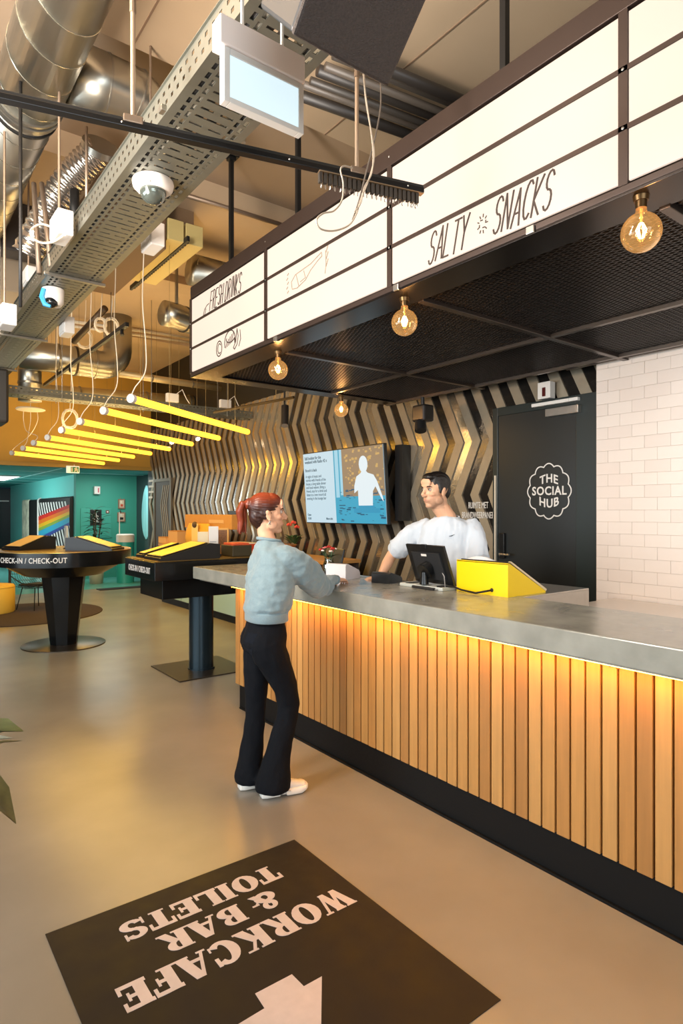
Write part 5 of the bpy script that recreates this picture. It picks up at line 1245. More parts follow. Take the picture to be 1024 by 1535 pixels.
# items on the second check-in table backs and on the unit
def at(px, X, z=1.04): 
    a = (px-CX)/F; return V((X, X*(0.796-0.605*a)/(0.605+0.796*a), z))
craft = mat('kraft', '#b8823c', .75, var=.06, vscale=20); craft2 = mat('kraft_light', '#caa068', .75)
c = at(285, 4.3); 
c.y = 8.95
t = thing('kraft_tray', 'wide kraft cardboard display tray behind the paper bag', 'box', tuple(c))
MB().bbox((4.22, 8.35, 1.04), (4.42, 9.75, 1.10), .006).bbox((4.22, 8.35, 1.10), (4.24, 9.75, 1.38), .004).build('front_board', mat('kraft_red', '#8c4a20', .7), t)
MB().bbox((4.20, 8.20, 1.34), (4.44, 9.90, 1.56), .008).build('top_band', craft, t)
MB().box((4.196, 8.45, 1.43), (4.20, 8.95, 1.48)).build('print_strip', craft2, t)
t = thing('paper_bag', 'plump golden kraft paper bag with a white tag', 'bag', (4.12, 9.1, 1.04))
b = MB(); b.rings([oval(V((4.12-.0, 9.15, 1.04+z)), V((1, 0, 0)), V((0, 1, 0)), rf, rl, 20, 3.5) for z, rf, rl in ((.0, .06, .34), (.06, .085, .42), (.16, .09, .44), (.28, .07, .42), (.36, .03, .38), (.38, .022, .37))])
b.build('bag_body', mat('bag_gold', '#d19a2e', .7, bump=.3, bscale=12), t, 'all')
MB().bbox((4.015, 8.98, 1.10), (4.03, 9.20, 1.42), .004).build('tag_card', mat('tag_cream', '#e2c27a', .7), t)
MB().ell((4.02, 9.09, 1.40), (.025, .09, .05), 14, 8).build('ribbon', mat('ribbon_dark', '#4a3420', .6), t, True)
for i, (px, X, w_, h_, lab, m_) in enumerate(((258, 4.2, .40, .22, 'small pale kraft box left of the golden paper bag', craft2), (242, 4.15, .34, .10, 'flat pale box at the far left end of the back unit', craft2), (356, 4.3, .60, .10, 'low box with a red front right of the leaflets', mat('box_red', '#b33a1c', .6)))):
    c = at(px, X); o = thing('carton', lab, 'box', tuple(c))
    MB().bbox((X, c.y-w_/2, 1.04), (X+.2, c.y+w_/2, 1.04+h_), .006).build('carton_body', m_, o)
    MB().bbox((X-.003, c.y-w_/2-.002, 1.04+h_), (X+.203, c.y+w_/2+.002, 1.04+h_+.012), .004).build('lid', craft if i < 2 else white_m, o)
# bowl with flowers
c = at(421, 4.25); c.z = 1.04
t = thing('wooden_bowl', 'round wooden bowl with a lemon on the back unit beside red flowers', 'bowl', tuple(c))
MB().lathe([(.005, 0), (.09, 0), (.13, .03), (.20, .125), (.205, .135), (.195, .135), (.12, .04), (.005, .025)], c, 32).build('bowl_shell', mat('bowl_wood', '#9a5a24', .4, var=.2, vscale=12), t, 'all')
o = MB().ell(c+V((-.03, .08, .13)), (.06, .075, .05)).build('lemon', mat('lemon', '#e0b020', .5), None, 'all'); tag(o, 'yellow lemon lying in the wooden bowl', 'fruit')
t = thing('potted_flowers', 'small plant with red blossoms behind the wooden bowl', 'plant', tuple(c+V((.3, .05, 0))))
cc = c+V((.22, .05, 0))
MB().lathe([(.005, 0), (.06, 0), (.08, .13), (.075, .13), (.055, .02), (.005, .02)], cc, 20).build('pot', mat('pot_dark', '#4a3a2c', .6), t, 'all')
for i in range(16):
    a = i*2.39; b = MB(); leafp(b, cc+V((.03*math.cos(a), .03*math.sin(a), .13+.004*i)), (math.cos(a), math.sin(a), 1.1), .17, .030, n=4); b.build('leaf', leaf_g, t, True)
for i in range(7):
    a = i*2.1; b = MB(); q = cc+V((.06*math.cos(a), .06*math.sin(a), .36+.03*(i % 3)))
    for k in range(5): b.ell(q+V((.02*math.cos(k*1.3), .02*math.sin(k*1.3), .01*(k % 2))), .018, 8, 6)
    b.build('blossom', mat('blossom_red', '#d8442c', .6), t, True)

# ------------------------------------------------ check-in tables
tb = mat('table_black', '#191b1c', .22, metal=.4, rvar=.05, vscale=6, var=.15); tbm = mat('table_black_matt', '#141414', .4); topm = mat('table_top_brass', '#6d5528', .3, metal=.3)
tc = V((1.855, 8.0, 0))
t = thing('check_in_table', 'round black check-in table on a tapered pedestal', 'table', tuple(tc))
R = .77
MB().lathe([(.44, .85), (.66, .975)], tc, 64, caps=False).build('underside_cone', tb, t, True)
MB().lathe([(.005, .85), (.44, .85)], tc, 64, caps=False).build('under_plate', tbm, t)
MB().lathe([(.66, .975), (R, .985), (R, 1.145), (R-.012, 1.15)], tc, 64, caps=False).build('rim', tb, t, True)
MB().lathe([(.005, 1.15), (R-.012, 1.15)], tc, 64, caps=False).build('top_plate', topm, t)
MB().lathe([(R-.014, 1.149), (R-.002, 1.152), (R-.001, 1.147)], tc, 64, caps=False).build('brass_edge', mat('edge_brass', '#caa85a', .3, metal=.8), t, True)
MB().lathe([(.155, .012), (.255, .86)], tc, 8).build('pedestal', tb, t)
MB().lathe([(.005, 0), (.47, 0), (.47, .010), (.465, .012), (.005, .012)], tc, 56).build('base_disc', mat('base_steel', '#4a4238', .3, metal=.7), t, True)
vd = math.atan2(-tc.y, -tc.x)     # angle facing the camera
def wrapt(a0, z0, Rr): return lambda p: tc+V(((Rr+p.z)*math.cos(a0+p.x/Rr), (Rr+p.z)*math.sin(a0+p.x/Rr), z0+p.y))
text('CHECK-IN / CHECK-OUT', None, .082, .001, 'lettering', white_m, t, .0015, wrap=wrapt(vd-.47, 1.065, R+.001), sx=.80, spacing=1.08)
def console(name, lab, base, ang, w_, d_, h_, parent=None, glow=None):
    t = thing(name, lab, 'console', tuple(base))
    R_ = Matrix.Translation(V(base)) @ Matrix.Rotation(ang, 4, 'Z')
    Mx = R_ @ Matrix(((1, 0, 0, 0), (0, 0, -1, w_/2), (0, 1, 0, 0), (0, 0, 0, 1)))
    MB().prism([(0, 0), (d_, 0), (d_, .025), (.10, h_), (0, h_*.92)], Mx, w_).build('wedge', tbm, t)
    sl = math.atan2(h_-.025, d_-.10)
    S2 = R_ @ Matrix.Translation((.10, 0, h_)) @ Matrix.Rotation(sl, 4, 'Y')
    L_ = math.hypot(d_-.10, h_-.025)
    MB().bbox((.02, -w_/2+.02, .0), (L_-.02, w_/2-.02, .012), .004, S2).build('tablet', blk, t)
    MB().box((.035, -w_/2+.035, .012), (L_-.035, w_/2-.035, .0135), S2).build('tablet_screen', glow or mat('tab_cream', '#d8b878', .25), t)
    return t
ysc = mat('tab_yellow', '#e0b030', .3, emit=(1, .55, .05), es=.25)
console('check_in_console', 'sloped black check-in console on the left of the round table', tuple(tc+V((-.12, .35, 1.151))), math.radians(205), .34, .48, .16)
console('check_in_console', 'sloped black check-in console on the right of the round table', tuple(tc+V((.05, -.20, 1.151))), math.radians(-42), .34, .56, .16)
o = thing('leaflet_holder', 'upright pale leaflet holder on the round check-in table', 'leaflets', tuple(tc+V((.06, .10, 1.151))))
MB().bbox((tc.x+.04, tc.y+.06, 1.151), (tc.x+.06, tc.y+.16, 1.43), .003).build('card', mat('card_grey', '#a5a8a0', .5), o)
MB().bbox((tc.x+.03, tc.y+.05, 1.151), (tc.x+.12, tc.y+.17, 1.161), .003).build('foot', blk2, o)
o = MB().lathe([(.004, 0), (.02, 0), (.036, .11), (.034, .11), (.018, .006), (.004, .006)], tc+V((.20, .02, 1.151)), 18).build('small_cup', mat('cup_silver', '#b5a78c', .3, metal=.6), None, True); tag(o, 'small silvery tapered cup on the round check-in table', 'cup')
# second table
t = thing('check_in_table', 'rectangular black check-in table on a round steel column', 'table', (2.68, 5.9, 0))
MB().bbox((2.03, 5.46, .97), (3.35, 6.28, 1.143), .006).build('top_block', tb, t)
MB().bbox((2.045, 5.475, 1.143), (3.335, 6.265, 1.150), .002).build('top_plate', topm, t)
MB().bbox((2.14, 5.56, .785), (3.10, 6.15, .97), .005).build('lower_block', tb, t)
MB().cyl((2.68, 5.9, .012), (2.68, 5.9, .785), .122, n=40).build('column', mat('column_steel', '#2c3a42', .28, metal=.7), t, True)
MB().cyl((2.68, 5.9, .012), (2.68, 5.9, .024), .135, n=40).build('collar', mat('column_steel', '#2c3a42', .28, metal=.7), t, True)
MB().bbox((2.30, 5.54, 0), (3.05, 6.29, .012), .003).build('base_plate', mat('base_steel', '#4a4238', .3, metal=.7), t)
text('CHECK-IN / CHECK-OUT', basis((2.029, 5.87, 1.055), (0, -1, 0), (0, 0, 1)), .080, .001, 'lettering', white_m, t, .001, sx=.62, spacing=1.08)
console('check_in_console', 'sloped black console with a yellow screen on the rectangular table', (2.70, 5.72, 1.151), math.radians(180), .42, .60, .15, glow=ysc)
console('check_in_console', 'second sloped console at the back edge of the rectangular table', (2.62, 6.12, 1.151), math.radians(180), .20, .50, .13, glow=ysc)
for i, (x, y, h_, w_, m_, lab) in enumerate(((2.84, 5.95, .30, .10, mat('card_white', '#c9c8c4', .5), 'tall white leaflet stand on the rectangular check-in table'), (2.80, 6.12, .24, .11, mat('card_cream', '#cfc2a0', .5), 'cream leaflet stand behind the white leaflet'))):
    o = thing('leaflet_stand', lab, 'leaflets', (x, y, 1.151)); Mx = basis((x, y, 1.151), (.85, -.5, 0), (0, 0, 1))
    MB().bbox((-w_/2, 0, 0), (w_/2, h_, .004), .002, Mx).build('card', m_, o); MB().bbox((-w_/2, 0, -.03), (w_/2, .008, .04), .003, Mx).build('foot', white_m, o)
    for k in range(4): MB().box((-w_/2+.012, h_*(.45-.09*k), .0042), (w_/2-.02, h_*(.47-.09*k), .005), Mx).build('print_line', mat('print_grey', '#5f6f74', .6), o)
o = thing('photo_frame', 'small wood-framed picture leaning beside the leaflets', 'frame', (3.06, 5.9, 1.151)); Mx = basis((3.0, 6.10, 1.10), (.85, -.5, 0), (.1, .18, 1))
MB().bbox((-.08, .12, 0), (.08, .33, .012), .003, Mx).build('frame', mat('frame_wood', '#c08f3a', .5), o); MB().box((-.062, .14, .012), (.062, .31, .014), Mx).build('picture', mat('pic_brown', '#6a4522', .6, var=.5, vscale=60), o)
MB().bbox((-.03, 0, -.05), (.03, .20, -.02), .003, Mx).build('easel', oakp, o)
o = thing('business_card_holder', 'small dark card holder in front of the leaflet stands', 'card holder', (2.86, 5.66, 1.151)); MB().bbox((2.75, 5.74, 1.151), (2.83, 5.84, 1.175), .004).build('tray', blk2, o); Mx = basis((2.79, 5.79, 1.17), (.85, -.5, 0), (.1, .2, 1)); MB().bbox((-.045, 0, 0), (.045, .075, .01), .002, Mx).build('cards', mat('card_print', '#8d7a58', .5, var=.5, vscale=80), o)
o = thing('dark_box', 'olive dark box with papers at the right end of the rectangular table', 'box', (3.2, 5.6, 1.151)); MB().bbox((2.88, 5.60, 1.151), (3.10, 5.86, 1.262), .006).build('box_body', mat('box_olive', '#3a3420', .5), o); MB().bbox((2.90, 5.62, 1.262), (3.08, 5.84, 1.285), .004).build('paper_stack', mat('paper_red', '#c9522e', .6), o)

# ------------------------------------------------ lounge beyond
t = thing('striped_pod', 'rounded pod with black and white stripes around a rainbow band', 'pod', (3.6, 17.5, 0))
PX0, PX1, PY0, PY1, PH, PR = 3.775, 3.855, 15.72, 19.2, 1.98, .07
def pod_ring(y):
    out = [V((PX1, y, 0)), V((PX0, y, 0)), V((PX0, y, PH-PR))]
    for k in range(1, 8): a = k/7*PI/2; out.append(V((PX0+PR-PR*math.cos(a), y, PH-PR+PR*math.sin(a))))
    out.append(V((PX1, y, PH))); return out
MB().rings([pod_ring(PY0), pod_ring(PY1)]).build('pod_shell', mat('pod_black', '#141414', .5), t)
# white diagonal stripes and rainbow bands on the side, following the curved shoulder
def podP(s_, v):   # s_: along y, v: arc height from floor
    if v < PH-PR: return V((PX0-.006, s_, v))
    a = min((v-(PH-PR))/PR, PI/2); return V((PX0+PR-(PR+.006)*math.cos(a), s_, PH-PR+(PR+.006)*math.sin(a)))
def band(name, m, f0, f1, s0, s1, n=10, m_=10):
    b = MB(); top = []; 
    for i in range(n+1):
        s_ = s0+(s1-s0)*i/n; lo, hi = f0(s_), f1(s_); top.append([podP(s_, lo+(hi-lo)*k/m_) for k in range(m_+1)])
    vs = [p for r in top for p in r]; w2 = m_+1
    b.add(vs, [(i*w2+k, i*w2+k+1, (i+1)*w2+k+1, (i+1)*w2+k) for i in range(n) for k in range(m_)]); return b.build(name, m, t)
VM = PH-PR+PR*PI/2
wst = mat('pod_white', '#d9d6d0', .5)
def rb_lo(s_): return 0.98+.10*(PY1-s_)/(PY1-PY0)*-1+(-.16)*(s_-PY0)/(PY1-PY0)*0+.34*(1-(s_-PY0)/(PY1-PY0))
for k in range(-3, 14):
    y = PY0+.10+.30*k
    def seg(y_, up_):
        # slanted stripe : polygon in (s,v)
        pts = []
        v0, v1 = (rb_lo, None)
        return pts
    b = MB(); rows = []
    for j in range(13):
        v = .0+VM*j/12; s_ = y+(.85*v-.4); rows.append((v, s_, s_+.15))
    vs = []; 
    for v, a_, c_ in rows:
        a_ = max(PY0+.01, min(PY1-.01, a_)); c_ = max(PY0+.01, min(PY1-.01, c_)); vs += [podP(a_, v), podP(c_, v)]
    b.add(vs, [(2*j, 2*j+1, 2*j+3, 2*j+2) for j in range(12)]); b.build('white_stripe', wst, t)
cols = ['#c5281c', '#d96a1c', '#d9a41c', '#7f9a3a', '#2f93b0', '#2c3c80']; hts = [0, .13, .26, .38, .48, .68, .80]
cols = cols[::-1]; hts2 = [0, .12, .32, .42, .54, .67, .80]
for k, c_ in enumerate(cols):
    f = lambda s_, q: .76+.52*(1-(s_-PY0)/(PY1-PY0))+q/.8*(.5+.21*(s_-PY0)/(PY1-PY0))
    b = MB(); n = 14; vs = []
    for i in range(n+1):
        s_ = PY0+(PY1-PY0)*i/n
        for q in (hts2[k], (hts2[k]+hts2[k+1])/2, hts2[k+1]): p = podP(s_, f(s_, q)); vs.append(p+V((-.004, 0, 0)))
    b.add(vs, [(i*3+j, i*3+j+1, (i+1)*3+j+1, (i+1)*3+j) for i in range(n) for j in range(2)]); b.build('rainbow_band', mat('rainbow_%d' % k, c_, .5), t)
MB().tube([V((p.x-.01, PY1, p.z)) for p in pod_ring(PY1)[1:]], .03, 6).build('edge_trim', white_m, t, True)
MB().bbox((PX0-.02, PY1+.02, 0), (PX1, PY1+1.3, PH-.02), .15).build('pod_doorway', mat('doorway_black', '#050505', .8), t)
MB().bbox((PX0-.03, PY1+1.32, 0), (PX1, PY1+2.3, PH), .12).build('pod_far_panel', mat('far_panel', '#d5d0b8', .6, var=.5, vscale=4), t)
t = thing('ceiling_lamp', 'long white lamp panel in the teal lounge ceiling at the left edge', 'lamp', (2.75, 18.2, 2.48))
MB().bbox((2.2, 17.0, 2.47), (2.95, 19.4, 2.494), .004).build('lamp_frame', white_m, t)
MB().box((2.23, 17.03, 2.466), (2.92, 19.37, 2.47)).build('diffuser', mat('lounge_diffuser', '#e8f4f2', .5, emit=(.95, 1, 1), es=2.2), t)
# wall pieces on the green wall
GY = 15.5
def wallrect(px0, px1, py0, py1, dep=.04):
    a = pix(px0, py0, Y=GY); b_ = pix(px1, py1, Y=GY); return (a.x, GY-dep, min(a.z, b_.z)), (b_.x, GY-.001, max(a.z, b_.z))
def pic(nm_, lab, cat, r, mframe, mpic, text_=None):
    lo, hi = wallrect(*r); t = thing(nm_, lab, cat, lo)
    MB().bbox(lo, hi, .004).build('frame', mframe, t)
    MB().box((lo[0]+.03, lo[1]-.004, lo[2]+.03), (hi[0]-.03, lo[1], hi[2]-.03)).build('print', mpic, t); return t, lo, hi
t, lo, hi = pic('framed_picture', 'black poster with a small white figure on the green wall', 'picture', (134, 151, 764, 787), black_m, mat('print_black', '#0a0a0a', .4))
M = basis(((lo[0]+hi[0])/2, lo[1]-.005, (lo[2]+hi[2])/2), (1, 0, 0), (0, 0, 1)); b = MB()
for st in ([(-.0, .10), (0, .03), (-.04, -.04), (.03, -.08)], [(-.04, .05), (0, .06), (.05, .02)], [(0, .03), (.05, -.06)], [(-.05, -.1), (.06, -.11)]): ribbon(b, st, .014, M)
b.build('white_figure', white_m, t)
for r, lab, cs in (((176, 186, 748, 762.5), 'upper small framed print with red and white blocks', ('#b8462e', '#d8cdb8', '#b8462e')), ((175, 186.5, 768, 782), 'lower small framed print in black and white blocks', ('#141414', '#cfc6b8', '#3a2a20'))):
    t, lo, hi = pic('framed_print', lab, 'picture', r, mat('frame_pinkish', '#8c6a58', .5), mat('print_tan', '#c9b49a', .5))
    for k in range(3): MB().box((lo[0]+.05, lo[1]-.008, lo[2]+.05+.085*k), (hi[0]-.05-.03*k, lo[1]-.004, lo[2]+.11+.085*k)).build('print_block', mat('blk_'+cs[k], cs[k], .5), t)
lo, hi = wallrect(139, 148, 729, 741, .10); t = thing('wall_alarm', 'small white and red alarm box high on the green wall', 'alarm', lo); MB().bbox(lo, hi, .01).build('case', white_m, t); MB().box((hi[0]-.06, lo[1]-.004, lo[2]+.04), (hi[0]-.03, lo[1], hi[2]-.04)).build('red_bar', mat('alarm_red', '#b84a5a', .5), t)
lo, hi = wallrect(157.5, 162.5, 765, 769.5, .03); t = thing('call_point', 'tiny square red and white call point on the green wall', 'switch', lo); MB().bbox(lo, hi, .004).build('case', mat('cp_brown', '#6a2f22', .5), t); MB().box((lo[0]+.02, lo[1]-.004, lo[2]+.02), (hi[0]-.02, lo[1], hi[2]-.02)).build('button', white_m, t)
wf = bpy.data.objects['wall_far']
lo, hi = wallrect(120, 166, 762, 806, .02); MB().bbox(lo, hi, .004).build('wall_panel', mat('teal_panel', '#3a9686', .55), wf)
# running-man exit sign
t = thing('exit_sign', 'small white and green running man exit sign hung at the lounge opening', 'sign', (2.2, 13.2, 2.4))
a = pix(99, 698, Y=13.22); b_ = pix(118.5, 709.5, Y=13.22)
MB().bbox((a.x, 13.22, b_.z), (b_.x, 13.26, a.z), .004).build('sign_box', mat('exit_green_white', '#e8f0ea', .4, emit=(.8, .95, .88), es=.35), t)
gx = mat('exit_green', '#1d7f63', .5); w_ = b_.x-a.x; h_ = a.z-b_.z; M = basis((a.x, 13.219, b_.z), (1, 0, 0), (0, 0, 1))
MB().box((a.x+w_*.32, 13.215, b_.z+.02), (a.x+w_*.94, 13.2195, a.z-.02)).build('green_field', gx, t)
b = MB(); ribbon(b, [(w_*.74, h_*.78), (w_*.70, h_*.50), (w_*.80, h_*.42), (w_*.84, h_*.2)], .02, M @ Matrix.Translation((0, 0, .005))); ribbon(b, [(w_*.70, h_*.50), (w_*.62, h_*.25)], .02, M @ Matrix.Translation((0, 0, .005))); ribbon(b, [(w_*.60, h_*.6), (w_*.72, h_*.68), (w_*.84, h_*.55)], .015, M @ Matrix.Translation((0, 0, .005)))
b.box((a.x+w_*.36, 13.212, b_.z+h_*.2), (a.x+w_*.46, 13.2145, b_.z+h_*.8)); b.build('pictogram', white_m, t)
MB().cyl((a.x+.15, 13.24, a.z), (a.x+.15, 13.24, 2.56), .008, n=6).build('hanger', white_m, t)
# surfboard, letters, bin, plant
t = thing('surfboard', 'pale blue surfboard standing against the dark recess wall', 'surfboard', (5.2, 14.5, 0))
c0 = pix(205, 769, X=5.15); hw, hh = .30, .66
zc = 1.56; b = MB(); R1 = []; 
prof = [(0, .01)]+[(u, .335*math.sin(PI*u**.85)**.62) for u in [i/14 for i in range(1, 14)]]+[(1, .01)]
for dx, k in ((0, .9), (.02, 1), (.05, 1), (.07, .9)): R1.append([V((5.20+dx, 14.55+w_*k, .95+1.28*u)) for u, w_ in prof]+[V((5.20+dx, 14.55-w_*k, .95+1.28*u)) for u, w_ in reversed(prof)])
b.rings(R1); b.build('board', mat('board_blue', '#9adfe6', .25), t, True)
MB().box((5.195, 14.548, 1.0), (5.199, 14.552, 2.2)).build('stringer', mat('stringer', '#7cc5d0', .4), t)
MB().bbox((5.22, 14.4, 0), (5.28, 14.7, .96), .01).build('wall_rack', mat('return_grey', '#3a4a4a', .6), t)
t = thing('pink_sign', 'stepped pink wall sign with vertical letters above the surfboard', 'sign', (5.26, 14.2, 1.9))
for i, (y, z0, z1) in enumerate(((14.35, 1.95, 2.42), (14.02, 1.72, 2.30), (13.72, 1.52, 2.20))):
    MB().bbox((5.25, y-.15, z0), (5.295, y+.15, z1), .004).build('pink_block', mat('pink', '#e0a0b4', .5), t)
    MB().box((5.246, y-.03, z0+.12), (5.25, y+.03, z1-.1)).build('lettering', mat('pink_dark', '#c07f98', .5), t)
c = pix(197, 858, Y=13.9); c = V((4.86, 13.95, 0)); c = V((4.6, 14.2, 0))
t = thing('round_bin', 'tall round teal bin with a white top beside the dark wall', 'bin', tuple(c))
MB().lathe([(.005, 0), (.19, 0), (.19, .92), (.005, .92)], c, 32).build('body', mat('bin_teal', '#2a9a93', .35), t, True); MB().lathe([(.005, .92), (.20, .92), (.20, 1.08), (.17, 1.10), (.005, 1.07)], c, 32).build('top_ring', white_m, t, True)
MB().cyl(c+V((-.1, .1, 1.08)), c+V((-.1, .1, 1.6)), .012, n=8).build('pole', white_m, t, True)
c = V((4.02, 14.4, 0))
t = thing('potted_plant', 'leafy dark green plant in a pale pot in front of the green wall', 'plant', tuple(c))
MB().lathe([(.005, 0), (.14, 0), (.19, .62), (.17, .62), (.12, .05), (.005, .05)], c, 24).build('pot', mat('pot_pale', '#b8b09a', .6), t, 'all')
MB().lathe([(.005, .56), (.17, .57)], c, 20, caps=False).build('soil', mat('soil', '#2a1d12', .9), t)
for k in range(3):
    a = k*2.1; tp = c+V((.10*math.cos(a), .10*math.sin(a), 1.45+.1*k)); st_ = MB().tube([c+V((0, 0, .5)), c+V((.05*math.cos(a), .05*math.sin(a), 1.0)), tp], .014, 6).build('stem', mat('stem_brown', '#4a3c24', .7), t)
    for i in range(16):
        q = i*2.4; b = MB(); leafp(b, tp+V((0, 0, -.03*i)), (math.cos(q), math.sin(q),   .75-.05*i), .29, .026, curl=.35, n=5); b.build('leaf', mat('leaf_deep', '#1d3a28', .5), st_, True)
# pouf, rug, wire chair
rc = V((1.90, 10.75, 0))
o = MB().lathe([(.005, 0), (1.15, 0), (1.155, .006), (1.15, .012), (.005, .012)], rc, 72).build('round_rug', mat('rug_brown', '#3a2c24', .95, var=.15, vscale=30), None, True); tag(o, 'large round dark brown rug behind the round check-in table', 'rug')
pc = pix(-16, 918, Z=.012); t = thing('pouf', 'round yellow pouf cut by the left edge of the picture', 'pouf', tuple(pc))
pc = V((pc.x, pc.y, .012))
MB().lathe([(.005, 0), (.34, 0), (.355, .02), (.355, .40), (.34, .43), (.005, .44)], pc, 40).build('cushion', mat('pouf_yellow', '#dcb548', .8), t, True); MB().lathe([(.357, .395), (.361, .40), (.357, .405)], pc, 40, caps=False).build('piping', mat('pouf_piping', '#b8923a', .8), t, True)
cc = pix(54, 912, Z=.012); t = thing('wire_chair', 'black wire lounge chair on the round rug under the table edge', 'chair', tuple(cc))
wm_ = mat('wire_black', '#121212', .4, metal=.5)
def W(x, y, z): return cc+V((x*.85-y*.5, x*.5+y*.85, z))
for x, y in ((-.22, -.2), (.22, -.2), (-.22, .2), (.22, .2)): MB().tube([W(x, y, 0), W(x*.7, y*.7, .36)], .008, 6).build('leg', wm_, t)
b = MB()
for i in range(13):
    x = -.27+.045*i; b.tube([W(x, -.27, .42), W(x, -.1, .37), W(x, .15, .38), W(x*.95, .28, .50), W(x*.9, .36, .72)], .0035, 4)
for j in range(9):
    u = j/8; y = -.27+.6*u; z = .40-.05*math.sin(PI*min(u*1.3, 1))+max(0, u-.65)*.8; b.tube([W(-.27, y, z), W(0, y, z-.015), W(.27, y, z)], .0035, 4)
o = b.build('wire_shell', wm_, t); o['kind'] = 'stuff'
MB().tube([W(-.28, -.28, .43), W(0, -.29, .42), W(.28, -.28, .43), W(.29, 0, .44), W(.27, .28, .55), W(.25, .37, .74), W(0, .39, .75), W(-.25, .37, .74), W(-.27, .28, .55), W(-.29, 0, .44), W(-.28, -.28, .43)], .008, 6).build('rim', wm_, t)
MB().bbox((-.2, -.2, .385), (.2, .18, .41), .01, Matrix.Translation(cc) @ Matrix.Rotation(math.radians(30), 4, 'Z')).build('seat_pad', mat('pad_black', '#171717', .8), t)
o = MB().bbox((3.7, 13.0, .0), (4.7, 13.28, .012), .003).build('door_mat', mat('mat_black', '#161616', .9)); tag(o, 'thin black door mat at the edge of the teal floor', 'mat')
tc2 = pix(6, 835, Y=12.5)
t = thing('lounge_table', 'dark pale-edged table at the left edge behind the round check-in table', 'table', (tc2.x, 12.5, 0))
MB().bbox((tc2.x-.6, 12.2, .70), (tc2.x+.14, 12.8, .735), .01).build('table_top', mat('ltable', '#b8c4be', .4), t)
for x in (-.5, .08): MB().bbox((tc2.x+x-.02, 12.45, 0), (tc2.x+x+.02, 12.5, .70), .004).build('leg', blk2, t)

